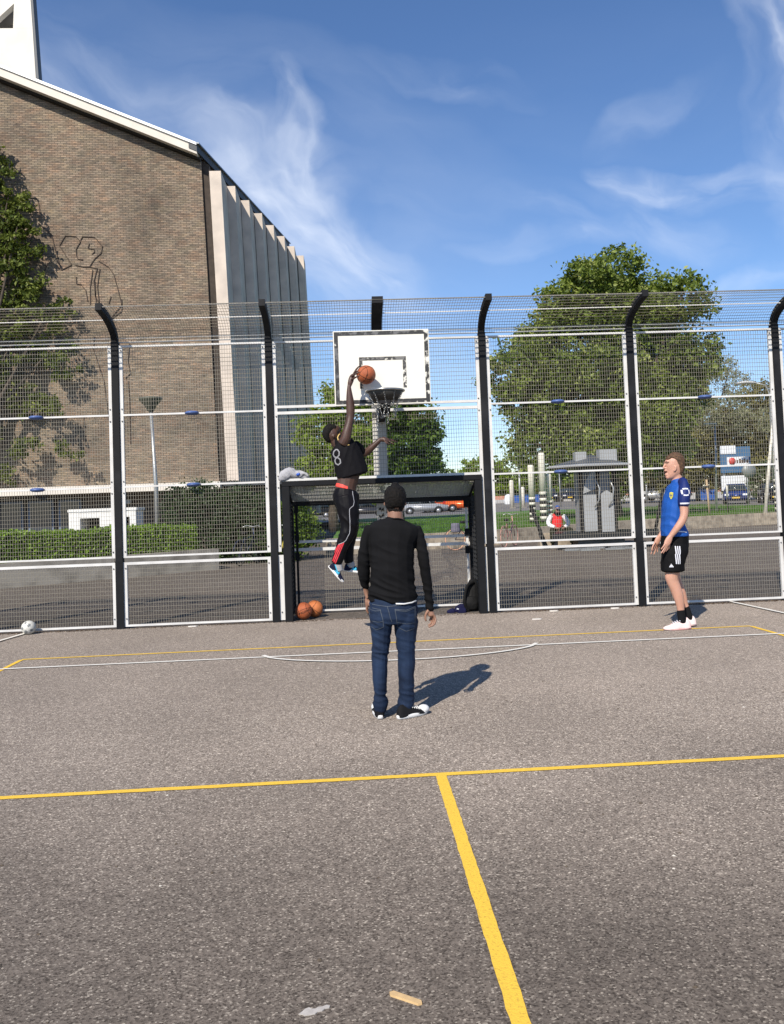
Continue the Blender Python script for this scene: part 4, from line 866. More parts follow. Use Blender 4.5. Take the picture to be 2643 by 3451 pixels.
box('pole_base', 18.5, 18.9, 25.45, 25.8, .38, .45, m_conc, t)
t = thing('lamp_mast', 'thin grey lamp mast with flat head above the bronze trees', 'street lamp', (18.4, 30, .5)); tube('mast', [(18.4, 30, .5), (18.55, 30, 5.0)], .05, m_steel, t, 8, [.07, .04]); 
t2 = thing('street_lamp', 'far street lamp with flat oval head near the right fence post', 'street lamp', (32.6, 52, .6)); tube('mast', [(32.6, 52, .6), (32.8, 52, 8.9), (32.5, 52, 9.7), (31.6, 52, 9.95)], .06, m_steel, t2, 8); blob('lamp_head', [[(31.6, 52, 9.92, .1, .2), (30.9, 52, 9.98, .13, .25), (30.2, 52, 9.9, .08, .18)]], mat('lamp grey', (.5, .5, .48)), t2, .05, 1)
box('mast_head', 18.0, 18.6, 29.9, 30.1, 5.0, 5.06, mat('lamp grey', (.5, .5, .48)), t)
for lb, x, y, h_ in (('thin pole with bracket left of the striped posts', 12.4, 50, 3.4), ('slender far pole over the dark parked cars', 18.4, 62, 3.6), ('small far lamp beside the silver hatchback', 26.2, 62, 2.5)):
    t = thing('street_lamp', lb, 'street lamp', (x, y, .55), 'thin far lamp poles'); tube('mast', [(x, y, .5), (x, y, .5+h_)], .06, m_steel, t, 6); lathe('lamp_head', [(.05, 0), (.35, .08), (.3, .14), (.02, .2)], (x, y, .5+h_), mat('lamp grey', (.5, .5, .48)), t, 12)
t = thing('road_sign', 'grey back of a round road sign on a thin pole at the right', 'road sign', (25.8, 42, .5)); tube('sign_pole', [(25.8, 42, .4), (25.85, 42, 3.3)], .04, m_steel, t, 8); lathe('sign_disc', [(.02, -.02), (.46, -.02), (.46, .02), (.02, .02)], (25.95, 41.93, 2.86), mat('sign back', (.22, .235, .235), .5, .2), t, 24, Vector((0, -1, 0)))
t = thing('tree_stake', 'short pale wooden stake standing in the grass right of the player', 'stake', (16.55, 26.6, .5)); tube('stake_shaft', [(16.55, 26.6, .5), (16.5, 26.6, 2.15)], .05, mat('pale timber', (.5, .36, .22), .8, var=.1), t, 8); box('stake_tie', 16.40, 16.62, 26.52, 26.68, 1.8, 1.86, m_char, t)
t = thing('tree_stake', 'black and cream banded stake by the blue car', 'stake', (17.35, 26.4, .5)); tube('stake_shaft', [(17.35, 26.4, .5), (17.35, 26.4, 1.3)], .035, mat('black post paint', (.02, .02, .02)), t, 8); lathe('stake_cap', [(.05, 0), (.05, .5), (.02, .55)], (17.35, 26.4, 1.3), mat('cream post paint', (.7, .66, .56)), t, 8)
# distant shop front sign with rows of marks, low wall, container
t = thing('shop_board', 'blue and white shop signboards standing behind the parked blue car', 'signboard', (33.5, 58, .6))
mb = mat('sign blue', (.06, .14, .25), .5); mw2 = mat('sign white', (.75, .77, .78), .5); mr_ = mat('sign red', (.55, .06, .05), .5)
box('sign_panel', 31.3, 33.9, 58, 58.2, 3.1, 5.3, mb, t); box('sign_panel', 31.8, 33.7, 57.93, 57.99, 3.7, 4.45, mw2, t); box('sign_panel', 31.3, 32.6, 57.94, 57.99, 4.7, 5.4, mw2, t)
lathe('sign_mark', [(.02, 0), (.30, 0), (.30, .03), (.02, .03)], (32.25, 57.92, 4.07), mr_, t, 16, Vector((0, -1, 0)))
for i in range(5): box('sign_mark', 32.65+i*.21, 32.65+i*.21+(.14 if i % 3 else .10), 57.90, 57.925, 3.9, 3.9+(.36 if i % 2 else .27), mat('sign brown', (.10, .06, .04)), t)
box('sign_panel', 31.3, 33.4, 58, 58.2, 1.6, 2.85, mw2, t); box('sign_post', 31.5, 31.7, 58.2, 58.4, .5, 5.2, m_steel, t); box('sign_post', 33.6, 33.8, 58.2, 58.4, .5, 5.2, m_steel, t)
t = thing('brick_boundary_wall', 'long low orange red brick wall beyond the parked cars', 'wall', (25, 88, .9)); box('wall', 12, 60, 88, 88.4, .5, 1.95, mat('far orange brick', (.42, .16, .09), .9, c2=(.55, .30, .22), vs_=3), t); box('wall_base', 12, 60, 87.6, 87.98, .5, 1.5, mat('far grey plinth', (.42, .42, .42), .8), t)
t = thing('blue_container', 'low blue container in front of the orange wall, left of the striped posts', 'container', (20.2, 84, .9)); box('container_body', 18.2, 21.8, 84, 86, .75, 1.9, mat('container blue', (.03, .10, .35), .5), t, .04); box('container_rim', 18.15, 21.85, 83.95, 86.05, 1.905, 1.98, mb, t)
for lb, x, y in (('white rounded sack left of the blue container', 17.0, 80), ('white rounded sack right of the player before the orange wall', 32.7, 66)):
    t = thing('white_sack', lb, 'sack', (x, y, .8)); blob('sack_body', [[(x, y, .9, .4, .4), (x+.1, y, 1.3, .52, .45), (x+.2, y, 1.8, .48, .4), (x+.22, y, 2.05, .35, .3)]], mw2, t, .08, 2)
t = thing('blue_barrier', 'small blue barrier panel left of the parked blue car', 'barrier', (31.7, 62, .7)); box('barrier_panel', 31.1, 32.5, 62, 62.1, .85, 1.75, mat('container blue', (.03, .10, .35)), t); box('barrier_foot', 31.2, 31.3, 61.8, 62.3, .6, .85, m_steel, t); box('barrier_foot', 32.3, 32.4, 61.8, 62.3, .6, .85, m_steel, t)
tree('white_blossom_bush', 'dark bush with white blossom patches right of the shop board', (35.0, 56, .6), [((34.2, 56, 2.2), (1.6, 1.2, 1.5)), ((36.0, 56, 2.6), (1.4, 1.2, 1.7))], 4500, .22, leafmat('blossom leaves', [(.015, .03, .01), (.05, .08, .02), (.08, .12, .03), (.70, .68, .60)], .3), 77, .1, .3, cat='bush')

# ---------------------------------------------------------------- grey kiosk tower
k_ = thing('grey_kiosk', 'grey kiosk tower with shallow hexagonal roof and black base slab', 'kiosk', (7.35, 13.6, 0))
m_kg = mat('kiosk light grey', (.34, .35, .35), .45, var=.05, vs_=2); m_kd = mat('kiosk dark grey', (.07, .08, .09), .5, var=.1)
def hexp(cx, cy, r, rot=0): return [(cx + r*math.cos(R(60*i+rot)), cy + r*math.sin(R(60*i+rot))) for i in range(6)]
KX, KY = 7.35, 13.7
for i in range(8): a = R(45*i+10); box('ground_ring', KX+.95*math.cos(a)-.28, KX+.95*math.cos(a)+.28, KY-1.0+.45*math.sin(a)-.12, KY-1.0+.45*math.sin(a)+.12, .003+i*.002, .05+i*.002, m_steel, k_)
prism('base_slab', [(KX-1.45, KY-.7), (KX+1.6, KY-.95), (KX+2.1, KY+.2), (KX+.9, KY+1.0), (KX-.9, KY+.9)], .30, .50, mat('black base slab', (.02, .022, .025), .45), k_, 'z')
prism('base_foot', [(KX-.6, KY-.4), (KX+.8, KY-.5), (KX+.9, KY+.5), (KX-.5, KY+.6)], .0, .297, m_kd, k_, 'z')
for cx in (KX-.5, KX+.02, KX+.52): box('black_upright', cx-.05, cx+.05, KY-.62, KY-.50, .503, 2.42, m_char, k_)
box('grey_panel', KX-.445, KX-.035, KY-.60, KY-.52, .53, 1.63, m_kg, k_); 
prism('grey_panel', [(KX+.075, .503), (KX+.465, .503), (KX+.465, 1.62), (KX+.27, 1.74), (KX+.075, 1.62)], KY-.66, KY-.52, m_kg, k_)
prism('grey_panel', [(KX-.445, 1.66), (KX-.035, 1.80), (KX-.035, 2.35), (KX-.2, 2.30), (KX-.36, 2.0)], KY-.60, KY-.54, m_kg, k_)
box('core_column', KX-.40, KX+.42, KY-.48, KY+.5, .503, 2.41, mat('kiosk shade grey', (.27, .28, .285), .6), k_)
for sx in (-.12, .30): tube('grab_handle', [(KX+sx, KY-.68, 1.25), (KX+sx+.1, KY-.78, 1.45), (KX+sx+.14, KY-.76, 1.8), (KX+sx+.02, KY-.70, 2.15)], .022, m_steel, k_, 8)
top = (KX-.02, KY-.1, 2.86)
hp = hexp(KX-.05, KY-.1, 1.32, 8); V = [(a_, b_, 2.52) for a_, b_ in hp] + [top] + [(a_, b_, 2.46) for a_, b_ in hp]; Fc = [(i, (i+1) % 6, 6) for i in range(6)] + [(i, 7+i, 7+(i+1) % 6, (i+1) % 6) for i in range(6)] + [tuple(range(12, 6, -1))]
obj('kiosk_roof', V, Fc, m_kd, k_); 
V = []; hp2 = hexp(KX-.05, KY-.1, 1.36, 8); V = [(a_, b_, 2.455) for a_, b_ in hp] + [(a_, b_, 2.47) for a_, b_ in hp2] + [(a_, b_, 2.51) for a_, b_ in hp2] + [(a_*.999, b_, 2.535) for a_, b_ in hp]
obj('roof_edge', V, [(i+6*j, (i+1) % 6+6*j, (i+1) % 6+6*j+6, i+6*j+6) for j in range(3) for i in range(6)], m_kg, k_)
box('roof_box', KX-.60, KX-.27, KY-.55, KY-.25, 2.60, 2.93, m_kg, k_, .01); box('roof_box', KX+.08, KX+.60, KY-.75, KY-.35, 2.58, 2.97, m_kg, k_, .01)
t = thing('block_bench', 'pale stone block seat under the person in the red vest', 'bench', (6.7, 15.6, 0)); prism('bench_block', [(6.05, 15.35), (7.15, 15.35), (7.15, 15.75), (6.05, 15.75)], 0, .43, m_stone, t, 'z')
# ================================================================ cars
m_glass = mat('car glass', (.03, .04, .045), .08); m_tyre = mat('tyre', (.018, .018, .018), .8); m_rim = mat('alloy rim', (.5, .5, .5), .3, .7)
def car(label, color, x, y, z, rot, kind='hatch', group='cars parked beyond the lawn', sc=1.0, rough=.25, metal=.3):
    mp = mat('car paint %s' % (color,), color, rough, metal)
    c = thing('parked_car', label, 'car', (0, 0, 0), group)
    if kind == 'van': body = [(-2.2,.32),(2.15,.32),(2.25,.55),(2.2,.95),(1.75,1.12),(1.15,1.22),(.62,1.88),(-2.1,1.92),(-2.25,1.2)]; gl = [(1.05,1.20),(.58,1.80),(-2.0,1.82),(-2.1,1.22)]
    elif kind == 'estate': body = [(-2.15,.30),(2.1,.30),(2.22,.5),(2.15,.78),(1.25,.95),(-2.15,.98),(-2.25,.7)]; gl = [(1.15,.94),(.35,1.42),(-1.55,1.45),(-2.0,.97)]
    else: body = [(-1.9,.30),(1.9,.30),(2.02,.5),(1.95,.78),(1.15,.98),(-1.85,1.0),(-2.0,.7)]; gl = [(1.05,.97),(.35,1.46),(-1.25,1.49),(-1.72,.99)]
    def ext(name, pts, hw, hwt, m, par, zt, zb):
        bm = bmesh.new(); L1 = []; L2 = []
        for px, pz in pts:
            t = min(1, max(0, (pz-zb)/(zt-zb))); h = hw + (hwt-hw)*t; L1.append(bm.verts.new((px, -h, pz))); L2.append(bm.verts.new((px, h, pz)))
        bm.faces.new(L1); bm.faces.new(L2[::-1]); n = len(pts)
        for i in range(n): bm.faces.new((L1[i], L2[i], L2[(i+1) % n], L1[(i+1) % n]))
        bmesh.ops.recalc_face_normals(bm, faces=bm.faces); bmesh.ops.bevel(bm, geom=bm.edges[:], offset=.045, segments=2, affect='EDGES'); return frombm(name, bm, m, par, True)
    zt = 1.9 if kind == 'van' else 1.47
    b = ext('body', body, .86, .78 if kind == 'van' else .84, mp, c, zt, .3)
    if kind != 'van':
        ext('cabin', gl, .80, .60, m_glass, c, zt, .95)
        rf = [(gl[1][0]-.05, gl[1][1]-.02), (gl[1][0]-.1, gl[1][1]+.035), (gl[2][0]+.1, gl[2][1]+.035), (gl[2][0]-.02, gl[2][1]-.02)]; ext('roof_panel', rf, .625, .60, mp, c, zt+.04, zt-.05)
        for px in (gl[2][0]+.25, -.35, gl[1][0]-.1):
            for s in (-1, 1): tube('pillar', [(px - .1*(px < -1) + (.35 if px > 0 else 0)*1, s*.815, .99), (px, s*.615, zt-.01)], .035, mp, c, 4)
    else: 
        ext('windscreen', [(1.16, 1.23), (.68, 1.82), (.60, 1.82), (1.05, 1.21)], .78, .70, m_glass, c, 1.9, 1.2)
        for s in (-1, 1):
            v, f = boxes([(-.1, .75, s*.835-.03, s*.835+.03, 1.22, 1.68), (-1.2, -.25, s*.835-.03, s*.835+.03, 1.22, 1.68), (-2.05, -1.35, s*.835-.03, s*.835+.03, 1.22, 1.68)]); obj('side_window', v, f, m_glass, c)
    for wx in (-1.28, 1.3):
        for s in (-1, 1):
            wo = lathe('wheel', [(.05, -.11), (.28, -.11), (.325, -.08), (.325, .08), (.28, .11), (.05, .11)], (wx, s*.80, .325), m_tyre, c, 20, Vector((0, 1, 0)))
            rm_ = lathe('rim', [(.03, -.005), (.2, -.01), (.215, .02), (.03, .03)], (wx, s*.905, .325), m_rim, wo, 14, Vector((0, s, 0)))
            ar = tube('wheel_arch', [(wx + .37*math.cos(a), s*.865, .325 + .37*math.sin(a)) for a in np.linspace(-.1, 3.24, 14)], .028, m_tyre, c, 5)
    fx = body[2][0]-.04; bx = body[-1][0]+.02
    for s in (-1, 1):
        box('headlight', fx-.12, fx+.03, s*.62-.16, s*.62+.16, .62, .76, mat('lamp glass', (.75, .77, .78), .15), c, .02); box('tail_light', bx-.03, bx+.1, s*.68-.1, s*.68+.1, .75, .98, mat('tail red', (.45, .02, .02), .3), c, .02)
    box('licence_plate', fx+.0, fx+.045, -.26, .26, .42, .53, mat('yellow plate', (.75, .50, .05), .5), c); box('grille', fx-.02, fx+.038, -.4, .4, .56, .64, m_char, c)
    c.location = (x, y, z); c.rotation_euler = (0, 0, rot); c.scale = (sc,)*3
    return c
silver = (.42, .44, .46)
car('silver estate car seen in profile right of the dark haired man', silver, 6.9, 70.5, H(6.9, 70)-.1, R(0), 'estate', sc=1.08)
car('bright orange car half hidden behind the silver estate', (.75, .13, .03), 11.5, 74, H(11, 74)-.02, R(0), 'hatch', sc=1.1)
car('orange red car behind the roof of the silver estate', (.65, .12, .04), 9.4, 78.5, H(9.4, 78)-.1, R(180), 'hatch', sc=1.1)
car('dark grey car with bright alloy wheel left of the pole foot', (.05, .052, .06), 1.2, 70, H(1.2, 70)-.15, R(0), 'estate')
car('black car behind the legs of the jumping player', (.02, .022, .025), -3.9, 71, H(-3.9, 71)-.15, R(180), 'hatch')
car('dark blue car facing the court, left of the seated person', (.02, .03, .06), 22.6, 84, 1.05, R(-100), 'hatch')
car('dark navy car facing the court behind the seated person', (.02, .025, .045), 24.7, 84, 1.02, R(-95), 'hatch')
car('black car facing the court left of the kiosk column', (.015, .016, .02), 26.8, 84, 1.0, R(-95), 'hatch')
car('white and red small van right of the kiosk column', (.65, .08, .06), 28.6, 80, .85, R(-90), 'van', sc=.75)
car('silver hatchback between the kiosk and the fair haired player', (.50, .51, .52), 27.5, 63, H(27, 63), R(176), 'hatch', sc=1.05)
car('white van standing behind the silver hatchback', (.72, .72, .70), 29.8, 68, .85, R(180), 'van')
car('blue car facing the court at the right, front lit by the sun', (.018, .045, .19), 29.2, 51, H(33, 50)-.02, R(-115), 'hatch', sc=1.0)
car('black car parked right of the bright blue car', (.012, .013, .015), 31.3, 49.5, H(33, 50)-.05, R(-110), 'hatch')
car('dark grey car at the right edge near the striped post', (.02, .03, .035), 33.6, 49, H(33, 50)-.05, R(-80), 'van', sc=.85)
# ================================================================ people
PD={
'A_head':[(0.325,-5.48,1.728,0.031,0.06),(0.324,-5.48,1.702,0.064,0.09),(0.322,-5.48,1.653,0.077,0.103),(0.321,-5.47,1.602,0.077,0.103),(0.32,-5.45,1.561,0.067,0.085),(0.32,-5.425,1.533,0.041,0.055)],
'A_hair':[(0.325,-5.49,1.735,0.028,0.06),(0.324,-5.49,1.712,0.064,0.095),(0.322,-5.49,1.674,0.08,0.108),(0.32,-5.5,1.623,0.083,0.107),(0.318,-5.51,1.582,0.076,0.09),(0.316,-5.522,1.547,0.061,0.06),(0.315,-5.53,1.534,0.053,0.04)],
'A_neck':[(0.319,-5.49,1.592,0.054,0.055),(0.316,-5.5,1.526,0.059,0.058),(0.316,-5.5,1.48,0.062,0.062),(0.314,-5.5,1.434,0.071,0.06)],
'A_ears':[(0.24,-5.48,1.6,0.008,0.012),(0.241,-5.48,1.585,0.007,0.012)],
'A_ears2':[(0.4,-5.48,1.597,0.008,0.012),(0.399,-5.48,1.582,0.007,0.012)],
'A_torso':[(0.31,-5.5,1.478,0.069,0.068),(0.308,-5.5,1.46,0.12,0.085),(0.305,-5.5,1.435,0.173,0.1),(0.302,-5.5,1.404,0.196,0.112),(0.292,-5.5,1.354,0.191,0.12),(0.283,-5.5,1.304,0.178,0.125),(0.281,-5.5,1.228,0.17,0.125),(0.281,-5.5,1.152,0.164,0.12),(0.279,-5.5,1.076,0.165,0.122),(0.276,-5.5,1.0,0.173,0.125),(0.273,-5.5,0.94,0.179,0.128),(0.277,-5.5,0.881,0.181,0.128),(0.277,-5.5,0.868,0.178,0.126)],
'A_armL':[(0.124,-5.5,1.411,0.041,0.041),(0.1,-5.5,1.377,0.043,0.043),(0.082,-5.5,1.311,0.04,0.04),(0.069,-5.5,1.236,0.042,0.042),(0.067,-5.48,1.159,0.046,0.046),(0.066,-5.45,1.08,0.046,0.046),(0.071,-5.42,1.006,0.037,0.037),(0.075,-5.4,0.961,0.028,0.028)],
'A_armR':[(0.47,-5.5,1.393,0.041,0.041),(0.486,-5.5,1.357,0.043,0.043),(0.499,-5.5,1.295,0.041,0.041),(0.511,-5.5,1.219,0.042,0.042),(0.519,-5.5,1.142,0.043,0.043),(0.534,-5.48,1.038,0.04,0.04),(0.544,-5.46,0.934,0.037,0.037),(0.552,-5.45,0.857,0.034,0.034),(0.556,-5.45,0.8,0.032,0.032),(0.556,-5.45,0.788,0.027,0.027)],
'A_sArmL':[(0.123,-5.5,1.401,0.031,0.031),(0.078,-5.5,1.261,0.029,0.029),(0.068,-5.47,1.133,0.031,0.031),(0.074,-5.42,1.001,0.023,0.023),(0.077,-5.4,0.937,0.02,0.02),(0.084,-5.39,0.89,0.015,0.03)],
'A_palmL':[(0.084,-5.39,0.895,0.015,0.02),(0.083,-5.38,0.858,0.019,0.035),(0.084,-5.37,0.821,0.016,0.035)],
'A_sArmR':[(0.469,-5.5,1.383,0.031,0.031),(0.507,-5.5,1.219,0.03,0.03),(0.526,-5.48,1.09,0.031,0.031),(0.548,-5.45,0.908,0.025,0.025),(0.553,-5.45,0.806,0.018,0.018),(0.553,-5.45,0.78,0.017,0.022)],
'A_palmR':[(0.552,-5.45,0.788,0.018,0.02),(0.558,-5.45,0.765,0.026,0.018),(0.564,-5.455,0.74,0.025,0.016)],
'A_pelvis':[(0.278,-5.5,0.877,0.177,0.12),(0.276,-5.5,0.829,0.184,0.128),(0.276,-5.505,0.769,0.185,0.135),(0.274,-5.5,0.727,0.179,0.125)],
'A_legL':[(0.181,-5.5,0.772,0.089,0.12),(0.18,-5.5,0.717,0.088,0.118),(0.179,-5.5,0.647,0.078,0.1),(0.176,-5.5,0.578,0.07,0.09),(0.171,-5.5,0.509,0.066,0.082),(0.162,-5.5,0.454,0.06,0.078),(0.16,-5.505,0.395,0.059,0.075),(0.155,-5.51,0.305,0.055,0.073),(0.157,-5.51,0.236,0.05,0.068),(0.155,-5.5,0.151,0.048,0.064),(0.157,-5.495,0.108,0.059,0.072),(0.152,-5.495,0.081,0.052,0.066),(0.149,-5.495,0.062,0.046,0.062)],
'A_legR':[(0.367,-5.5,0.764,0.091,0.12),(0.367,-5.5,0.709,0.091,0.118),(0.364,-5.5,0.639,0.085,0.1),(0.362,-5.5,0.57,0.077,0.09),(0.36,-5.5,0.501,0.068,0.085),(0.361,-5.5,0.431,0.065,0.08),(0.359,-5.505,0.386,0.065,0.078),(0.353,-5.51,0.318,0.062,0.075),(0.354,-5.51,0.226,0.059,0.07),(0.35,-5.5,0.155,0.06,0.068),(0.346,-5.495,0.109,0.065,0.07),(0.337,-5.495,0.063,0.055,0.066),(0.334,-5.495,0.036,0.049,0.062)],
'B_head':[(3.832,-2.06,2.024,0.058,0.045),(3.823,-2.06,1.985,0.099,0.072),(3.819,-2.06,1.937,0.11,0.077),(3.812,-2.06,1.886,0.106,0.075),(3.789,-2.06,1.836,0.086,0.068),(3.755,-2.06,1.798,0.054,0.052),(3.728,-2.06,1.781,0.027,0.03)],
'B_nose':[(3.707,-2.06,1.941,0.012,0.012),(3.692,-2.06,1.913,0.011,0.013),(3.682,-2.06,1.894,0.009,0.015)],
'B_nose2':[(3.714,-2.06,1.89,0.014,0.02),(3.688,-2.06,1.894,0.008,0.014)],
'B_brow':[(3.731,-2.06,1.972,0.021,0.045),(3.717,-2.06,1.957,0.014,0.045)],
'B_lip':[(3.706,-2.06,1.864,0.013,0.022),(3.699,-2.06,1.859,0.009,0.02)],
'B_lip2':[(3.713,-2.06,1.816,0.019,0.025),(3.707,-2.06,1.826,0.009,0.02)],
'B_mouth':[(3.708,-2.06,1.843,0.014,0.02),(3.697,-2.06,1.843,0.011,0.018)],
'B_ear':[(3.803,-2.142,1.905,0.013,0.008),(3.799,-2.142,1.877,0.015,0.008),(3.785,-2.14,1.852,0.009,0.008)],
'B_hair':[(3.766,-2.06,2.019,0.032,0.055),(3.802,-2.06,2.02,0.061,0.072),(3.847,-2.06,1.999,0.082,0.085),(3.866,-2.06,1.961,0.079,0.088),(3.874,-2.06,1.923,0.067,0.087),(3.88,-2.06,1.884,0.053,0.084),(3.878,-2.06,1.845,0.037,0.07),(3.873,-2.06,1.817,0.027,0.055)],
'B_fringe':[(3.736,-2.06,1.998,0.022,0.05),(3.766,-2.06,2.021,0.029,0.062),(3.813,-2.06,2.031,0.038,0.066)],
'B_neck':[(3.829,-2.06,1.841,0.061,0.05),(3.836,-2.06,1.783,0.063,0.052),(3.845,-2.06,1.712,0.074,0.06)],
'B_collar':[(3.842,-2.06,1.751,0.069,0.068),(3.845,-2.06,1.718,0.076,0.078),(3.848,-2.06,1.693,0.096,0.1)],
'B_torso':[(3.848,-2.06,1.728,0.072,0.07),(3.851,-2.06,1.699,0.096,0.13),(3.847,-2.06,1.661,0.106,0.19),(3.826,-2.06,1.604,0.115,0.205),(3.806,-2.06,1.534,0.122,0.2),(3.786,-2.06,1.458,0.125,0.19),(3.768,-2.06,1.363,0.123,0.178),(3.76,-2.06,1.268,0.128,0.172),(3.765,-2.06,1.184,0.142,0.175),(3.777,-2.06,1.114,0.156,0.182),(3.778,-2.06,1.091,0.157,0.182)],
'B_slN':[(3.856,-2.13,1.702,0.039,0.07),(3.853,-2.2,1.69,0.053,0.085),(3.847,-2.25,1.632,0.068,0.075),(3.835,-2.27,1.569,0.07,0.075),(3.822,-2.28,1.507,0.068,0.072),(3.818,-2.28,1.457,0.064,0.07)],
'B_slF':[(3.882,-1.99,1.705,0.04,0.07),(3.912,-1.92,1.694,0.055,0.085),(3.915,-1.86,1.617,0.069,0.075),(3.894,-1.85,1.519,0.069,0.072),(3.884,-1.85,1.461,0.065,0.07)],
'B_sN':[(3.861,-2.21,1.67,0.044,0.044),(3.829,-2.27,1.519,0.05,0.05),(3.821,-2.28,1.407,0.05,0.048),(3.813,-2.29,1.339,0.046,0.045),(3.786,-2.29,1.271,0.045,0.042),(3.722,-2.28,1.186,0.039,0.038),(3.662,-2.26,1.107,0.03,0.03),(3.648,-2.26,1.088,0.028,0.024)],
'B_pN':[(3.651,-2.26,1.094,0.03,0.026),(3.63,-2.26,1.058,0.039,0.022),(3.609,-2.26,1.021,0.039,0.019),(3.596,-2.26,1.0,0.031,0.017)],
'B_fN0':[(3.577,-2.27,1.01,0.011,0.011),(3.552,-2.28,0.981,0.009,0.009),(3.523,-2.29,0.955,0.008,0.008)],
'B_fN1':[(3.59,-2.265,0.997,0.011,0.011),(3.561,-2.27,0.949,0.01,0.01),(3.528,-2.275,0.91,0.008,0.008)],
'B_fN2':[(3.605,-2.26,0.99,0.011,0.011),(3.583,-2.26,0.947,0.01,0.01),(3.556,-2.26,0.906,0.008,0.008)],
'B_fN3':[(3.621,-2.25,0.989,0.011,0.011),(3.611,-2.245,0.949,0.009,0.009),(3.591,-2.245,0.923,0.008,0.008)],
'B_fN4':[(3.642,-2.24,1.0,0.01,0.01),(3.639,-2.235,0.969,0.009,0.009),(3.624,-2.23,0.941,0.007,0.007)],
'B_sF':[(3.905,-1.91,1.675,0.046,0.046),(3.882,-1.86,1.487,0.047,0.045),(3.84,-1.86,1.326,0.043,0.042),(3.76,-1.88,1.199,0.039,0.038),(3.674,-1.9,1.099,0.03,0.03),(3.657,-1.9,1.074,0.029,0.026)],
'B_pF':[(3.66,-1.9,1.08,0.03,0.025),(3.635,-1.9,1.043,0.036,0.02),(3.61,-1.9,0.998,0.032,0.017)],
'B_fF0':[(3.587,-1.93,1.013,0.011,0.011),(3.551,-1.94,0.964,0.01,0.01),(3.537,-1.95,0.92,0.008,0.008)],
'B_fF1':[(3.599,-1.91,0.986,0.011,0.011),(3.57,-1.91,0.929,0.01,0.01),(3.536,-1.91,0.876,0.008,0.008)],
'B_fF2':[(3.617,-1.895,0.978,0.011,0.011),(3.599,-1.89,0.914,0.01,0.01),(3.579,-1.89,0.868,0.008,0.008)],
'B_fF3':[(3.637,-1.88,0.977,0.01,0.01),(3.632,-1.87,0.931,0.009,0.009),(3.635,-1.87,0.892,0.007,0.007)],
'B_fF4':[(3.658,-1.87,1.008,0.01,0.01),(3.663,-1.86,0.975,0.008,0.008),(3.66,-1.86,0.943,0.007,0.007)],
'B_pelvis':[(3.783,-2.06,1.114,0.154,0.165),(3.775,-2.06,1.037,0.16,0.17),(3.767,-2.06,0.961,0.163,0.172),(3.763,-2.06,0.917,0.153,0.165)],
'B_lgN':[(3.747,-2.14,0.985,0.149,0.1),(3.739,-2.15,0.904,0.158,0.105),(3.708,-2.15,0.774,0.135,0.11),(3.704,-2.15,0.697,0.135,0.112),(3.703,-2.15,0.689,0.131,0.11)],
'B_lgF':[(3.789,-1.98,0.976,0.138,0.1),(3.785,-1.97,0.892,0.145,0.105),(3.747,-1.97,0.76,0.118,0.105),(3.741,-1.97,0.687,0.116,0.105),(3.741,-1.97,0.678,0.113,0.105)],
'B_kN':[(3.711,-2.15,0.84,0.088,0.08),(3.7,-2.15,0.728,0.081,0.075),(3.687,-2.15,0.657,0.078,0.068),(3.683,-2.15,0.611,0.077,0.063),(3.694,-2.15,0.559,0.07,0.057),(3.719,-2.15,0.491,0.066,0.058),(3.744,-2.15,0.413,0.064,0.055),(3.761,-2.15,0.341,0.056,0.045),(3.77,-2.15,0.264,0.045,0.036),(3.773,-2.15,0.197,0.041,0.033),(3.779,-2.15,0.12,0.041,0.035)],
'B_kF':[(3.764,-1.97,0.827,0.089,0.08),(3.774,-1.97,0.696,0.073,0.07),(3.785,-1.97,0.606,0.068,0.06),(3.807,-1.97,0.522,0.064,0.055),(3.846,-1.97,0.437,0.055,0.052),(3.874,-1.97,0.363,0.047,0.044),(3.896,-1.97,0.273,0.036,0.034),(3.915,-1.97,0.225,0.032,0.032),(3.937,-1.97,0.141,0.032,0.034)],
'B_skN':[(3.773,-2.15,0.223,0.046,0.038),(3.774,-2.15,0.182,0.047,0.038),(3.779,-2.15,0.13,0.049,0.04),(3.782,-2.15,0.089,0.049,0.04)],
'B_skF':[(3.912,-1.97,0.235,0.037,0.037),(3.923,-1.97,0.183,0.04,0.037),(3.936,-1.97,0.131,0.042,0.04),(3.939,-1.97,0.089,0.039,0.04)],
'C_head':[(-0.275,-1.3,2.549,0.059,0.055),(-0.254,-1.3,2.519,0.092,0.075),(-0.234,-1.3,2.484,0.102,0.08),(-0.206,-1.29,2.459,0.089,0.078),(-0.172,-1.27,2.468,0.064,0.06),(-0.141,-1.25,2.502,0.043,0.04)],
'C_face':[(-0.234,-1.29,2.519,0.089,0.075),(-0.191,-1.27,2.537,0.072,0.065),(-0.153,-1.25,2.55,0.047,0.045),(-0.127,-1.24,2.546,0.02,0.02)],
'C_hair':[(-0.194,-1.3,2.566,0.038,0.055),(-0.24,-1.3,2.561,0.064,0.075),(-0.279,-1.31,2.532,0.066,0.085),(-0.298,-1.312,2.481,0.056,0.082),(-0.287,-1.312,2.434,0.042,0.07),(-0.269,-1.31,2.404,0.029,0.055)],
'C_ear':[(-0.212,-1.378,2.464,0.017,0.01),(-0.207,-1.378,2.443,0.013,0.01)],
'C_neck':[(-0.219,-1.3,2.45,0.064,0.055),(-0.187,-1.3,2.389,0.068,0.06),(-0.146,-1.3,2.337,0.085,0.07)],
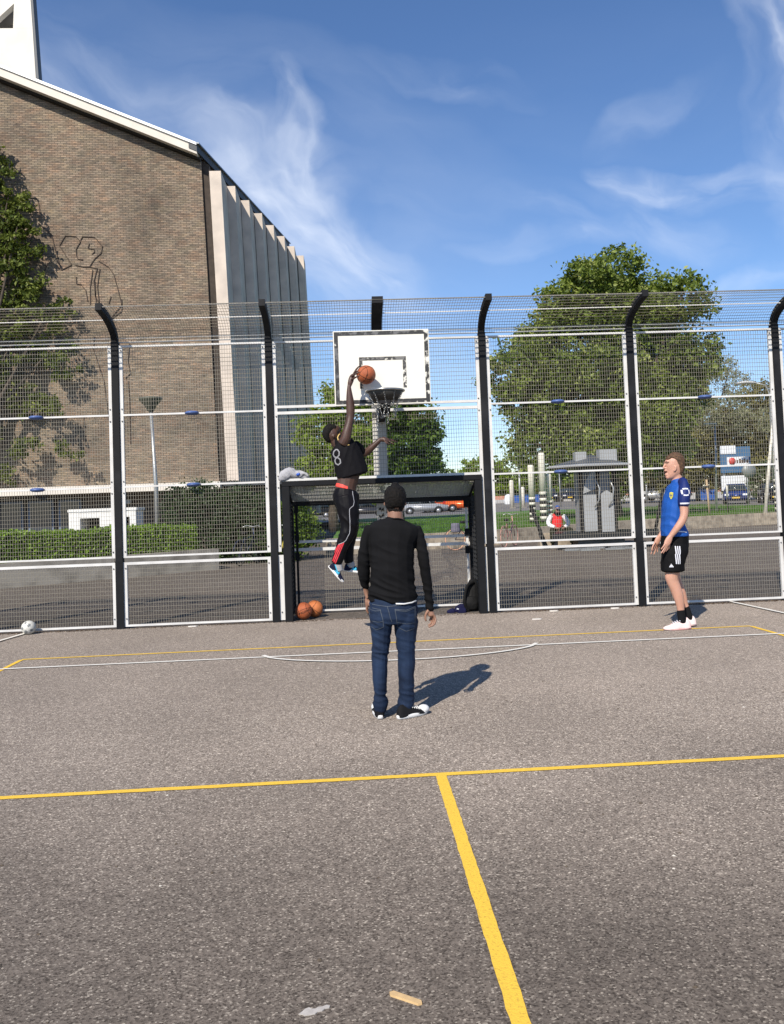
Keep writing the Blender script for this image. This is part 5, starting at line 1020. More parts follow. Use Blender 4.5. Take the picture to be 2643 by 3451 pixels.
'C_torso':[(-0.186,-1.3,2.402,0.068,0.07),(-0.153,-1.3,2.392,0.114,0.1),(-0.12,-1.3,2.353,0.151,0.13),(-0.081,-1.3,2.275,0.182,0.15),(-0.042,-1.3,2.172,0.197,0.15),(-0.011,-1.3,2.069,0.2,0.145),(0.003,-1.3,2.001,0.2,0.145),(0.012,-1.3,1.962,0.196,0.143)],
'C_sl':[(0.049,-1.18,2.339,0.077,0.08),(0.099,-1.13,2.297,0.076,0.075),(0.137,-1.1,2.263,0.067,0.07)],
'C_belly':[(-0.072,-1.3,2.275,0.153,0.12),(-0.029,-1.3,2.061,0.148,0.115),(-0.045,-1.3,1.951,0.136,0.108),(-0.07,-1.3,1.851,0.127,0.108),(-0.085,-1.3,1.783,0.131,0.11)],
'C_armU':[(-0.093,-1.4,2.362,0.076,0.07),(-0.062,-1.42,2.418,0.065,0.06),(-0.04,-1.42,2.502,0.06,0.055),(-0.011,-1.41,2.603,0.05,0.048),(0.006,-1.4,2.688,0.05,0.045),(0.011,-1.4,2.772,0.054,0.045),(0.01,-1.4,2.865,0.051,0.042),(0.005,-1.4,2.967,0.039,0.036),(0.004,-1.4,3.052,0.026,0.028),(0.009,-1.4,3.085,0.024,0.022)],
'C_palmU':[(0.008,-1.4,3.077,0.026,0.022),(0.024,-1.4,3.127,0.034,0.024),(0.04,-1.39,3.175,0.035,0.026),(0.053,-1.38,3.202,0.03,0.028)],
'C_fU0':[(0.044,-1.41,3.193,0.013,0.013),(0.083,-1.46,3.21,0.012,0.012),(0.121,-1.475,3.229,0.01,0.01),(0.14,-1.478,3.232,0.008,0.008)],
'C_fU1':[(0.055,-1.38,3.21,0.013,0.013),(0.085,-1.39,3.259,0.012,0.012),(0.109,-1.37,3.291,0.01,0.01),(0.133,-1.36,3.317,0.008,0.008)],
'C_fU2':[(0.06,-1.35,3.21,0.013,0.013),(0.09,-1.33,3.277,0.012,0.012),(0.125,-1.3,3.323,0.01,0.01),(0.152,-1.28,3.343,0.009,0.009)],
'C_fU3':[(0.062,-1.33,3.205,0.012,0.012),(0.089,-1.27,3.256,0.011,0.011),(0.105,-1.24,3.282,0.01,0.01)],
'C_fU4':[(0.043,-1.43,3.152,0.013,0.013),(0.077,-1.47,3.164,0.012,0.012),(0.111,-1.49,3.177,0.01,0.01),(0.134,-1.498,3.185,0.008,0.008)],
'C_armF':[(0.014,-1.22,2.328,0.073,0.07),(0.099,-1.14,2.279,0.059,0.05),(0.171,-1.1,2.245,0.048,0.045),(0.255,-1.13,2.305,0.043,0.042),(0.326,-1.15,2.366,0.034,0.035),(0.374,-1.16,2.407,0.028,0.025),(0.392,-1.16,2.411,0.026,0.02)],
'C_palmF':[(0.383,-1.16,2.411,0.026,0.02),(0.417,-1.16,2.41,0.033,0.035),(0.456,-1.16,2.402,0.029,0.038),(0.473,-1.16,2.397,0.024,0.036)],
'C_fF0':[(0.466,-1.14,2.41,0.01,0.01),(0.517,-1.15,2.396,0.009,0.009),(0.555,-1.15,2.384,0.008,0.008),(0.587,-1.15,2.38,0.007,0.007)],
'C_fF1':[(0.464,-1.17,2.399,0.01,0.01),(0.501,-1.19,2.375,0.009,0.009),(0.526,-1.2,2.357,0.009,0.009),(0.545,-1.2,2.346,0.007,0.007)],
'C_fF2':[(0.458,-1.12,2.416,0.01,0.01),(0.507,-1.1,2.414,0.01,0.01),(0.549,-1.1,2.4,0.008,0.008)],
'C_fF3':[(0.446,-1.19,2.389,0.01,0.01),(0.47,-1.2,2.362,0.009,0.009),(0.487,-1.2,2.344,0.008,0.008)],
'C_fF4':[(0.428,-1.2,2.393,0.01,0.01),(0.444,-1.22,2.366,0.009,0.009),(0.458,-1.225,2.352,0.008,0.008)],
'C_band':[(-0.078,-1.3,1.838,0.124,0.108),(-0.09,-1.3,1.799,0.127,0.112)],
'C_pelvis':[(-0.072,-1.3,1.791,0.129,0.118),(-0.08,-1.3,1.753,0.154,0.13),(-0.081,-1.3,1.702,0.167,0.14),(-0.074,-1.3,1.621,0.157,0.13),(-0.066,-1.3,1.566,0.139,0.115)],
'C_lgN':[(-0.088,-1.35,1.682,0.145,0.11),(-0.069,-1.38,1.567,0.138,0.1),(-0.055,-1.39,1.459,0.127,0.095),(-0.052,-1.4,1.365,0.111,0.085),(-0.062,-1.4,1.279,0.102,0.078),(-0.094,-1.4,1.207,0.094,0.072),(-0.134,-1.4,1.128,0.082,0.066),(-0.17,-1.4,1.036,0.072,0.062),(-0.203,-1.4,0.944,0.072,0.062),(-0.227,-1.4,0.885,0.065,0.06)],
'C_lgF':[(-0.055,-1.25,1.681,0.133,0.11),(-0.035,-1.21,1.497,0.113,0.09),(-0.026,-1.2,1.36,0.096,0.08),(-0.028,-1.2,1.264,0.081,0.072),(-0.049,-1.2,1.17,0.074,0.066),(-0.07,-1.2,1.055,0.067,0.062),(-0.077,-1.2,0.953,0.065,0.062),(-0.073,-1.2,0.879,0.06,0.058)],
'C_skN':[(-0.216,-1.4,0.905,0.047,0.042),(-0.204,-1.4,0.838,0.048,0.042),(-0.195,-1.4,0.791,0.047,0.04)],
'C_skF':[(-0.072,-1.2,0.906,0.045,0.042),(-0.053,-1.2,0.857,0.046,0.042),(-0.044,-1.2,0.823,0.046,0.04)],
}
D2={'arm':[(-0.12,2.497),(-0.148,2.471),(-0.162,2.438),(-0.155,2.404),(-0.131,2.37),(-0.094,2.348),(-0.052,2.335),(-0.019,2.339)],'n8':[[(-0.167,2.283),(-0.147,2.253),(-0.15,2.211),(-0.179,2.187),(-0.208,2.196),(-0.223,2.226),(-0.214,2.264),(-0.188,2.286)],[(-0.17,2.186),(-0.138,2.16),(-0.135,2.118),(-0.165,2.094),(-0.194,2.112),(-0.205,2.146),(-0.196,2.175)]],'pip':[(0.002,1.765),(0.002,1.732),(0.008,1.698),(0.017,1.631),(0.006,1.584),(-0.022,1.562),(-0.043,1.542),(-0.046,1.486),(-0.043,1.398),(-0.046,1.298),(-0.053,1.245),(-0.081,1.199),(-0.099,1.163),(-0.13,1.138),(-0.194,1.114)],'st':[[(-0.191,1.11),(-0.244,1.026),(-0.287,0.941)],[(-0.171,1.119),(-0.227,1.018),(-0.272,0.913)],[(-0.148,1.127),(-0.208,1.011),(-0.258,0.896)],[(-0.128,1.133),(-0.188,1.003),(-0.243,0.879)]],'bst':[[(3.711,0.98),(3.71,0.895),(3.702,0.88),(3.705,0.775)],[(3.736,0.979),(3.733,0.895),(3.725,0.879),(3.727,0.774)],[(3.76,0.978),(3.756,0.894),(3.749,0.878),(3.749,0.773)]],'blogo':[(3.649,0.754)],'btrim':[(3.738,1.471),(3.811,1.471),(3.878,1.472)],'bbad':[(3.829,1.601)],'bcrest':[(3.683,1.563)],'bhem':[(3.75,1.147),(3.808,1.144),(3.865,1.135)]}

def skinmat(name, c, c2):
    m = mat(name, c, .48, c2=c2, vs_=5, bump=.08, bs=120); b = m.node_tree.nodes['Principled BSDF']; b.inputs['Subsurface Weight'].default_value = .12; b.inputs['Subsurface Radius'].default_value = (.02, .008, .004); b.inputs['Subsurface Scale'].default_value = .3; return m
sk_tan = skinmat('tan skin', (.25, .13, .085), (.33, .18, .12)); sk_fair = skinmat('fair skin', (.52, .275, .19), (.60, .33, .235)); sk_dark = skinmat('dark brown skin', (.055, .027, .018), (.085, .042, .028))
def cloth(name, c, var=.12, rough=.85, bump=.25, bs=400, sheen=.2):
    m = mat(name, c, rough, var=var, vs_=4, bump=bump, bs=bs); m.node_tree.nodes['Principled BSDF'].inputs['Specular IOR Level'].default_value = .12 if max(c) < .05 else .3; return m
def folds(amp, fx=7, fz=26, amp2=.002, mask=None, tilt=.35):
    def d(p, n):
        q = noise.noise(Vector((p.x*fx + 3.1, p.y*fx, (p.z + tilt*p.x)*fz))); r = 1-abs(q)*2.2
        s = noise.noise(Vector((p.x*3, p.y*3, p.z*4+9)))
        k = mask(p) if mask else 1
        return (amp*(r-.5)*k*(.55+.9*s if s > -.4 else .2)) + amp2*noise.noise(p*14)
    return d
def shoe(parent, heel, toe, width, h, um, sm, name='shoe', up=Vector((0, 0, 1)), side=None, toecap=None, solet=.026):
    heel, toe = Vector(heel), Vector(toe); fw = (toe-heel); Ln = fw.length; fw.normalize(); up = (up - fw*up.dot(fw)).normalized(); sd = up.cross(fw)
    def W(a, b, c): return heel + fw*a*Ln + sd*b*width + up*c*h
    ol = []
    for t in np.linspace(0, 2*math.pi, 33)[:-1]:
        a = .5 - .5*math.cos(t); wv = (.37 + .13*math.sin(min(1, a)*math.pi*.95 - .15) + .09*a)*(math.sin(t) if True else 0); ex = abs(math.sin(t))**.55*math.copysign(1, math.sin(t)); ol.append((a, ex*(.34+.13*a)+(.03*a)))
    V = []; Fc = []; n = len(ol)
    for lv, (zz, gr) in enumerate(((0, .95), (.012, 1.03), (solet, 1.02), (solet+.006, .9))):
        for a, b in ol: spr = .022*max(0, a-.75)**1*4*(1-lv*.15); V.append(heel + fw*((a-.5)*Ln*(gr*.5+.5)+.5*Ln) + sd*b*width*gr + up*(zz + spr*(.35)))
    for l_ in range(3):
        for i in range(n): Fc.append((l_*n+i, l_*n+(i+1) % n, (l_+1)*n+(i+1) % n, (l_+1)*n+i))
    Fc += [tuple(range(n))[::-1], tuple(range(3*n, 4*n))]
    root = blob(name, [[(*(q := W(a, .0 + .02*a, 0)+up*(solet + c*.5*h)), r1*width, c*h*.55) for a, c, r1 in ((.06,.62,.30),(.16,.80,.36),(.30,.90,.37),(.44,.74,.38),(.60,.52,.42),(.76,.38,.44),(.90,.32,.38),(.965,.26,.26))]] if False else [], um, parent, .006, 2,
               extra=[loft_shoe(W, solet, h, width, up)])
    so_ = obj('sole', V, Fc, sm, root, True)
    if toecap is not None:
        q = heel + fw*.90*Ln + sd*.03*width + up*(solet+.012); v, f = uvs(q, fw*.055*Ln/.3, sd*.42*width, up*.034); obj('toe_cap', v, f, toecap, root, True)
    return root
def uvs(c, a, b, d, n=16, m_=10):
    V = []; Fc = []
    for i in range(m_+1):
        ph = math.pi*i/m_
        for k in range(n): th = 2*math.pi*k/n; V.append(c + a*math.sin(ph)*math.cos(th) + b*math.sin(ph)*math.sin(th) + d*math.cos(ph))
    for i in range(m_):
        for k in range(n): Fc.append((i*n+k, i*n+(k+1) % n, (i+1)*n+(k+1) % n, (i+1)*n+k))
    return V, Fc
def loft_shoe(W, st, h, width, up):
    V = []; Fc = []; K = 16
    S = [(.02,.55,.22),(.05,.80,.31),(.12,1.0,.36),(.24,1.0,.37),(.34,.90,.375),(.44,.74,.385),(.56,.58,.42),(.68,.46,.455),(.80,.38,.45),(.90,.32,.37),(.96,.24,.24),(.985,.12,.1)]
    for a, hh, ww in S:
        for k in range(K):
            t = 2*math.pi*k/K; cx = math.cos(t); sz = math.sin(t); z = (max(0, sz)**.8*hh) if sz > 0 else -.12*abs(sz); V.append(W(a, cx*ww*(1-.25*max(0, sz)) + .03*a, z) + up*st*.7)
    for i in range(len(S)-1):
        for k in range(K): Fc.append((i*K+k, i*K+(k+1) % K, (i+1)*K+(k+1) % K, (i+1)*K+k))
    Fc += [tuple(range(K))[::-1], tuple(range((len(S)-1)*K, len(S)*K))]
    return V, Fc
def P_(k): return PD[k]
def hand_fingers(pre, n=5): return [P_(pre+str(i)) for i in range(n)]
def strips(root_bvh, name, pl, wd, m, parent, dr=(0, 1, 0), off=.003, closed=False):
    # polylines given as (x, z) world; projected along dr
    return decal(name, [ribbon2([(a, b) for a, b in q], wd, closed) for q in pl], (0, 0, 0), (1, 0, 0), (0, 0, 1), dr, root_bvh, m, parent, off, far=12)
def strips_at(y0, *a, **k): pass

# ---------- person A: dark haired man seen from behind
bA = bpy.data.objects.new
A0_ = (0.27, -5.5, 0)
def person(label, chains, skin, base, voxel=.0055, disp=None):
    r = bpy.data.objects.new('anchor', None); r.location = base; col.objects.link(r)
    o = blob('person', chains, skin, r, voxel, 2, disp); o.parent = None; o.location = base; bpy.data.objects.remove(r)
    tag(o, label, 'person'); return o
def sc(ch, k, dz=0): return [(x, y, z+dz, a*k, b*k) for x, y, z, a, b in ch]
fing = []
hb = P_('A_palmR')[-1]; x0, y0, z0 = hb[0], hb[1], hb[2]
def fg(*pts): return [(a, b, c, r, r) for a, b, c, r in pts]
AR = [fg((x0+.012, y0+.0, z0+.01, .0095), (x0+.030, y0-.004, z0-.028, .009), (x0+.020, y0-.02, z0-.062, .0085), (x0-.004, y0-.03, z0-.078, .0075)),
      fg((x0+.005, y0+.012, z0+.0, .0095), (x0+.018, y0+.014, z0-.036, .009), (x0+.004, y0+.0, z0-.072, .0085), (x0-.022, y0-.008, z0-.087, .0075)),
      fg((x0+.0, y0+.026, z0+.0, .009), (x0+.010, y0+.032, z0-.034, .0085), (x0-.004, y0+.024, z0-.064, .008), (x0-.024, y0+.014, z0-.078, .007)),
      fg((x0-.006, y0+.04, z0+.004, .008), (x0+.0, y0+.047, z0-.022, .0075), (x0-.012, y0+.042, z0-.044, .0065)),
      fg((x0-.018, y0-.006, z0+.045, .012), (x0-.042, y0-.012, z0+.012, .010), (x0-.048, y0-.012, z0-.018, .009), (x0-.043, y0-.010, z0-.038, .008))]
hl = P_('A_palmL')[-1]; x0, y0, z0 = hl[0], hl[1], hl[2]
AL = [fg((x0+(i-1.5)*.004, y0-.02+i*.016, z0+.01, .009), (x0+(i-1.5)*.003-.002, y0-.022+i*.017, z0-.03, .0085), (x0+.006, y0-.018+i*.015, z0-.055-.008*(i in (1, 2)), .0075)) for i in range(4)] + [fg((x0+.005, y0-.025, z0+.05, .011), (x0+.018, y0-.042, z0+.02, .0095), (x0+.02, y0-.045, z0-.005, .008))]
legsk = [sc(P_('A_legL')[1:], .72), sc(P_('A_legR')[1:], .72)]
A = person('man with short dark hair in black sweater and blue jeans, back to the camera',
    [P_('A_head'), P_('A_neck'), sc(P_('A_torso'), .86), sc(P_('A_pelvis'), .9), P_('A_sArmL'), P_('A_palmL'), P_('A_sArmR'), P_('A_palmR'), P_('A_ears'), P_('A_ears2'),
     [(.321, -5.375, 1.60, .012, .014), (.321, -5.362, 1.585, .014, .012)]] + legsk + AR + AL, sk_tan, A0_)
nA = noise.noise
hairm = mat('short black hair', (.005, .0045, .004), .7, c2=(.014, .011, .009), vs_=60, bump=1.0, bs=170)
blob('hair', [P_('A_hair')], hairm, A, .006, 2, lambda p, n: .005*noise.noise(p*70) + .003*noise.noise(p*160) - (.004 if p.z < 1.56 else 0))
wm = lambda p: (1.0 if p.z < 1.15 else max(.12, 1 - (p.z-1.15)*4)) if abs(p.x-.28) < .2 else .7
m_blk = cloth('black knit', (.008, .008, .0088), .2, .9)
sweater = blob('sweater', [P_('A_torso'), P_('A_armL'), P_('A_armR')], m_blk, A, .006, 1, folds(.017, 4, 17, .002, wm))
tube('neckline', [(.315 + .069*math.cos(a), -5.5 + .072*math.sin(a), 1.472 - .010*math.cos(2*a)) for a in np.linspace(0, 2*math.pi, 25)[:-1]], .006, m_blk, A, 6, closed=True)
m_tee = cloth('white tee', (.7, .7, .68)); blob('undershirt', [[(.31, -5.5, 1.478, .066, .066), (.31, -5.5, 1.44, .07, .07)]], m_tee, A, .007, 1); tube('undershirt_hem', [(.29, -5.628, .858), (.35, -5.622, .853), (.41, -5.596, .858), (.445, -5.56, .866)], .006, m_tee, A, 6)
m_jean = cloth('blue denim', (.022, .048, .115), .0, .8, .35, 500); 
m_jean2 = mat('denim fade', (.022, .048, .115))
def denim(m):
    t = m.node_tree; n = t.nodes; l = t.links; b = n['Principled BSDF']; tcn = n.new('ShaderNodeTexCoord'); x = n.new('ShaderNodeTexNoise'); x.inputs['Scale'].default_value = 5; x.inputs['Detail'].default_value = 8; l.new(tcn.outputs['Object'], x.inputs['Vector'])
    r = n.new('ShaderNodeValToRGB'); r.color_ramp.elements[0].position = .35; r.color_ramp.elements[0].color = (.005, .012, .032, 1); r.color_ramp.elements[1].position = .68; r.color_ramp.elements[1].color = (.015, .034, .080, 1); l.new(x.outputs['Fac'], r.inputs[0]); l.new(r.outputs[0], b.inputs['Base Color'])
denim(m_jean)
jm = lambda p: .25 + max(0, 1-abs(p.z-.50)/.12)*.9 + max(0, 1-abs(p.z-.12)/.10)*1.5 + max(0, 1-abs(p.z-.74)/.07)*.5
jeans = blob('jeans', [P_('A_pelvis'), P_('A_legL'), P_('A_legR')], m_jean, A, .006, 1, folds(.017, 5, 22, .0015, jm, .25))
jb = bvh_of(jeans)
# pockets, yoke and seam stitching: points read as (x, z) on the back of the jeans
def bz(px, py, y=-5.62):  # crop reading -> world on the plane of the seat
    return px, py
m_st = mat('denim stitching', (.075, .09, .11), .8); m_pk = mat('denim pocket', (.026, .055, .125), .85)
def jp(cx, cy): return (.278 + (cx-600)*.000470, .862 - (cy-110)*.000475)
pk = [[(206,175),(382,200),(385,235),(415,360),(422,470),(305,518),(212,455)], [(608,200),(780,225),(935,190),(925,350),(915,520),(775,555),(640,490),(625,330)]]
for q in pk: strips(jb, 'pocket_stitch', [[jp(*a) for a in q] + [jp(*q[0])]], .004, m_st, jeans)
strips(jb, 'seam_stitch', [[jp(235,122), jp(350,138), jp(490,155), jp(640,150), jp(800,125), jp(980,110)], [jp(490,158), jp(510,230), jp(530,330), jp(555,400)], [jp(215,205), jp(300,225), jp(380,215)], [jp(615,215), jp(780,245), jp(930,208)], [jp(630,405), jp(780,440), jp(925,430)], [jp(215,375), jp(330,392), jp(415,385)]], .0035, m_st, jeans)
m_cv = cloth('black canvas', (.012, .012, .013)); m_rub = mat('white rubber', (.74, .73, .70), .5, var=.05)
s1 = shoe(A, (.150, -5.56, .006), (.128, -5.29, .004), .098, .085, m_cv, m_rub, 'shoe', toecap=m_rub)
s2 = shoe(A, (.272, -5.585, .006), (.500, -5.44, .004), .098, .085, m_cv, m_rub, 'shoe', toecap=m_rub)
fwd = Vector((.228, .145, 0)).normalized(); sd_ = Vector((-fwd.y, fwd.x, 0))
for i in range(5):
    c = Vector((.272, -5.585, 0)) + fwd*(.125+.020*i); zz = .088 - i*.0065; tube('lace', [c - sd_*.028 + Vector((0, 0, zz-.012)), c + Vector((0, 0, zz+.006)), c + sd_*.028 + fwd*.008 + Vector((0, 0, zz-.012))], .004, m_rub, s2, 5)

# ---------- person B: fair haired young man in profile
B0_ = (3.85, -2.06, 0)
B = person('young man with short fair brown hair in blue polo and black shorts, seen in profile',
    [P_('B_head'), P_('B_nose'), P_('B_nose2'), P_('B_brow'), P_('B_lip'), P_('B_lip2'), P_('B_ear'), P_('B_neck'), sc(P_('B_torso'), .84), sc(P_('B_pelvis'), .8), P_('B_sN'), P_('B_pN'), P_('B_sF'), P_('B_pF'), P_('B_kN'), P_('B_kF')] + hand_fingers('B_fN') + hand_fingers('B_fF'), sk_fair, B0_, .006)
m_bh = mat('fair brown hair', (.055, .028, .014), .7, c2=(.15, .078, .038), vs_=40, bump=1, bs=120)
blob('hair', [P_('B_hair'), P_('B_fringe')], m_bh, B, .007, 2, lambda p, n: .003*noise.noise(Vector((p.x*30, p.y*90, p.z*60))) + .002*noise.noise(p*130))
hB = P_('B_mouth'); blob('open_mouth', [hB], mat('mouth dark', (.05, .012, .01), .6), B, .005, 1)
ec = P_('B_brow')[1]
m_ey = mat('eye dark', (.02, .015, .012), .2)
for s in (-1, 1):
    v, f = uvs(Vector((ec[0]+.010, -2.06 + s*.034, ec[2]-.016)), Vector((.007, 0, 0)), Vector((0, .008, 0)), Vector((0, 0, .004))); obj('eye', v, f, m_ey, B, True)
    tube('eyebrow', [(ec[0]-.002+.02, -2.06+s*.058, ec[2]+.004), (ec[0]-.012, -2.06+s*.040, ec[2]+.010), (ec[0]-.016, -2.06+s*.02, ec[2]+.004)], .003, m_bh, B, 5)
m_royal = cloth('royal blue jersey', (.012, .085, .36), .08, .6, .12, 300, .1); m_navy = cloth('navy sleeve', (.008, .020, .12), .1, .6, .12, 300, .1)
polo = blob('polo_shirt', [P_('B_torso')], m_royal, B, .008, 1, folds(.009, 4, 9, .0015, lambda p: 1 if p.z < 1.55 else .3, .9))
for k in ('B_slN', 'B_slF'): slv = blob('sleeve', [P_(k)], m_navy, B, .008, 1, folds(.005, 5, 12, .001)); slN = slv if k == 'B_slN' else slN
blob('collar', [P_('B_collar')], m_royal, B, .007, 1)
m_lw = cloth('white trim', (.74, .75, .80), .03); 
sb = bvh_of(slN); q0 = P_('B_slN')[1:]
zc = q0[-1][2]; xc = q0[-1][0]
strips(sb, 'sleeve_trim', [D2['btrim']], .018, m_lw, slN, off=.003)
# oval sleeve badge: four white segments
bx, bz_ = D2['bbad'][0]
def arcp(cx, cz, rx, rz, a0, a1, n=8): return [(cx + rx*math.cos(R(a0+(a1-a0)*i/n)), cz + rz*math.sin(R(a0+(a1-a0)*i/n))) for i in range(n+1)]
strips(sb, 'sleeve_badge', [[(bx-.030, bz_+.036), (bx, bz_+.040), (bx+.030, bz_+.036)], [(bx-.030, bz_-.034), (bx, bz_-.038), (bx+.030, bz_-.034)]], .015, m_lw, slN, off=.003)
strips(sb, 'sleeve_badge', [[(bx-.038, bz_+.026), (bx-.041, bz_), (bx-.038, bz_-.024)], [(bx+.036, bz_+.026), (bx+.039, bz_), (bx+.036, bz_-.024)]], .015, m_lw, slN, off=.003)
pb = bvh_of(polo); T = P_('B_torso'); hx, hz = T[-1][0], T[-1][2]
strips(pb, 'hem_trim', [D2['bhem']], .014, m_lw, polo, off=.003)
m_cy = mat('crest yellow', (.70, .62, .06), .6); m_cg = mat('crest blue', (.02, .05, .22), .6)
cx, cz = D2['bcrest'][0]; cx -= .25*.25
shield = [(-.026, .038), (.0, .044), (.026, .036), (.024, -.012), (.0, -.042), (-.024, -.012)]
cx = D2['bcrest'][0][0]
decal('crest', [poly2(shield)], (cx, -2.22, cz), (.76, -.65, .0), (0, 0, 1), (.65, .76, 0), pb, m_cy, polo, .006, .12)
decal('crest', [ribbon2([(-.010, .028), (-.010, -.018)], .007), ribbon2([(.010, .028), (.010, -.018)], .007), ribbon2([(-.018, .006), (.018, .006)], .006)], (cx, -2.22, cz), (.76, -.65, 0), (0, 0, 1), (.65, .76, 0), pb, m_cg, polo, .009, .12)
m_sh = cloth('black sport shorts', (.006, .006, .0065), .15, .7)
shorts = blob('shorts', [P_('B_pelvis'), P_('B_lgN'), P_('B_lgF')], m_sh, B, .008, 1, folds(.007, 4, 9, .001), flat=True)
shb = bvh_of(shorts); G = P_('B_lgN'); gx_, gz_ = G[1][0], G[1][2]
xt = P_('B_pelvis')[2][0]
for q in D2['bst']: strips(shb, 'side_stripe', [q], .0125, m_lw, shorts, off=.003)
tx, tz = D2['blogo'][0]
decal('shorts_logo', [poly2([(-.024, -.014), (.024, -.014), (.020, -.004), (-.020, -.004)]), poly2([(-.016, .0), (.016, .0), (.010, .012), (-.010, .012)]), poly2([(-.007, .015), (.007, .015), (0, .026)])], (tx, -2.5, tz), (1, 0, 0), (0, 0, 1), (0, 1, 0), shb, m_lw, shorts, .003, 1)
m_bs = cloth('black sock', (.010, .010, .011))
for k in ('B_skN', 'B_skF'): blob('sock', [P_(k)], m_bs, B, .006, 1, folds(.002, 5, 40, .0005))
m_pw = mat('white pink shoe', (.80, .72, .68), .55, c2=(.84, .52, .50), vs_=6); m_ps = mat('pink sole', (.82, .64, .60), .5, c2=(.80, .25, .22), vs_=5)
f1 = shoe(B, (3.882, -2.15, .006), (3.55, -2.16, .004), .112, .105, m_pw, m_ps, 'shoe')
f2 = shoe(B, (4.02, -1.97, .018), (3.69, -1.99, .004), .112, .105, m_pw, m_ps, 'shoe')
for i in range(4):
    c = Vector((3.745-.024*i, -2.152, .118-.010*i)); tube('lace', [c + Vector((0, -.03, -.012)), c + Vector((-.004, 0, .005)), c + Vector((0, .03, -.012))], .005, m_lw, f1, 5)

# ---------- person C: jumping player
C0_ = (.0, -1.3, .62)
C = person('jumping player in black sleeveless jersey and black tracksuit trousers reaching a ball to the hoop',
    [P_('C_head'), P_('C_face'), P_('C_ear'), P_('C_neck'), sc(P_('C_torso'), .82), P_('C_belly'), P_('C_armU'), P_('C_palmU'), P_('C_armF'), P_('C_palmF'), sc(P_('C_pelvis'), .85), sc(P_('C_lgN'), .72), sc(P_('C_lgF'), .72)] + hand_fingers('C_fU') + hand_fingers('C_fF'), sk_dark, C0_, .0055)
blob('hair', [P_('C_hair')], hairm, C, .007, 2, lambda p, n: .004*noise.noise(p*70) + .003*noise.noise(p*150))
m_jer = cloth('black mesh jersey', (.008, .0075, .009), .15, .75)
jersey = blob('jersey', [P_('C_torso'), P_('C_sl')], m_jer, C, .008, 1, folds(.014, 5, 5, .002, None, -1.6))
jv = bvh_of(jersey)
def cj(x, y): return ((1050+x/4.389)/1.5732, (1200+y/4.389)/1.5732)
def toXZ(x, y, Y=-1.42):  # reading on the jersey plane -> world x, z
    k = .000845; return (-.1415 + (x-400)*k*1.0, 2.502 - (y-1300)*k + (x-400)*.0000)
AX = {}
T = P_('C_torso')
def jz(x, y):
    # affine map fitted between chain nodes (reading -> world)
    (x1, y1), (x2, y2) = (400, 1265), (612, 1765); a, b = T[1], T[-1]
    s = ((a[2]-b[2])/(y2-y1)); return (a[0] + (x-x1)*s, a[2] - (y-y1)*s)
m_num = cloth('white number', (.30, .30, .31), .05); m_ytr = mat('yellow trim', (.60, .42, .14), .8)
cx, cy = jz(372, 1510)
e8 = [arcp(cx+.004, cy+.052, .030, .038, 0, 360, 20), arcp(cx+.024, cy-.030, .036, .048, 0, 360, 20)]
strips(jv, 'back_number', D2['n8'], .015, m_num, jersey, off=.003, closed=True)
ar_ = D2['arm']
strips(jv, 'armhole_trim', [ar_], .011, m_ytr, jersey, off=.004)
belt = blob('waistband', [P_('C_band')], mat('bright red band', (.80, .07, .05), .6, var=.1), C, .006, 1)
m_tr = cloth('black tracksuit', (.006, .0055, .007), .15, .5, .12, 200, .05)
pants = blob('trousers', [P_('C_pelvis'), P_('C_lgN'), P_('C_lgF')], m_tr, C, .008, 1, folds(.011, 5, 8, .001, lambda p: .5 + 1.1*max(0, 1-abs(p.z-1.30)/.18) + .6*max(0, 1-abs(p.z-.98)/.12), 1.2))
pv = bvh_of(pants); W1 = P_('C_pelvis')[0]; W2 = P_('C_lgN')[-1]
def kz(x, y):
    s = (W1[2]-W2[2])/(1630-225); return (W1[0] + (x-632)*s, W1[2] - (y-225)*s)
m_pip = mat('white piping', (.42, .42, .44), .7); m_red = mat('red stripe', (.62, .03, .045), .7)
strips(pv, 'piping', [D2['pip']], .0065, m_pip, pants, off=.003)
for q in D2['st']: strips(pv, 'leg_stripe', [q], .013, m_red, pants, off=.003)
tube('drawstring', [(*(lambda q: (q[0], -1.36, q[1]))(kz(840, 170)),), (*(lambda q: (q[0], -1.37, q[1]))(kz(860, 210)),), (*(lambda q: (q[0], -1.38, q[1]))(kz(850, 290)),)], .004, m_tr, pants, 5)
m_sk2 = cloth('grey sock', (.36, .35, .35))
for k in ('C_skN', 'C_skF'): blob('sock', [P_(k)], m_sk2, C, .006, 1, folds(.004, 5, 45, .0005))
m_ns = cloth('navy running shoe', (.012, .014, .035)); m_cyan = mat('cyan stripe', (.05, .42, .62), .5)
def jshoe(h, t, up): 
    h, t = Vector(h), Vector(t); s = shoe(C, h, t, .098, .095, m_ns, m_rub, 'shoe', up=up); b = bvh_of(s); f = (t-h).normalized(); u = (up - f*up.dot(f)).normalized(); sd = u.cross(f)
    L_ = (t-h).length
    if sd.y > 0: sd = -sd
    shp = [ribbon2([(.04, .085), (.10, .062), (.16, .035)], .011), ribbon2([(.09, .035), (.16, .055)], .010), ribbon2([(.115, .075), (.135, .028)], .011), ribbon2([(.15, .068), (.125, .03)], .010)]
    o = decal('cyan_marks', shp, h - sd*0, f, u, -sd, b, m_cyan, s, .003, .5); return s
jshoe((-.335, -1.4, .845), (-.165, -1.42, .632), Vector((.3, .0, .55)))
jshoe((-.150, -1.2, .765), (.135, -1.17, .712), Vector((.15, 0, 1)))

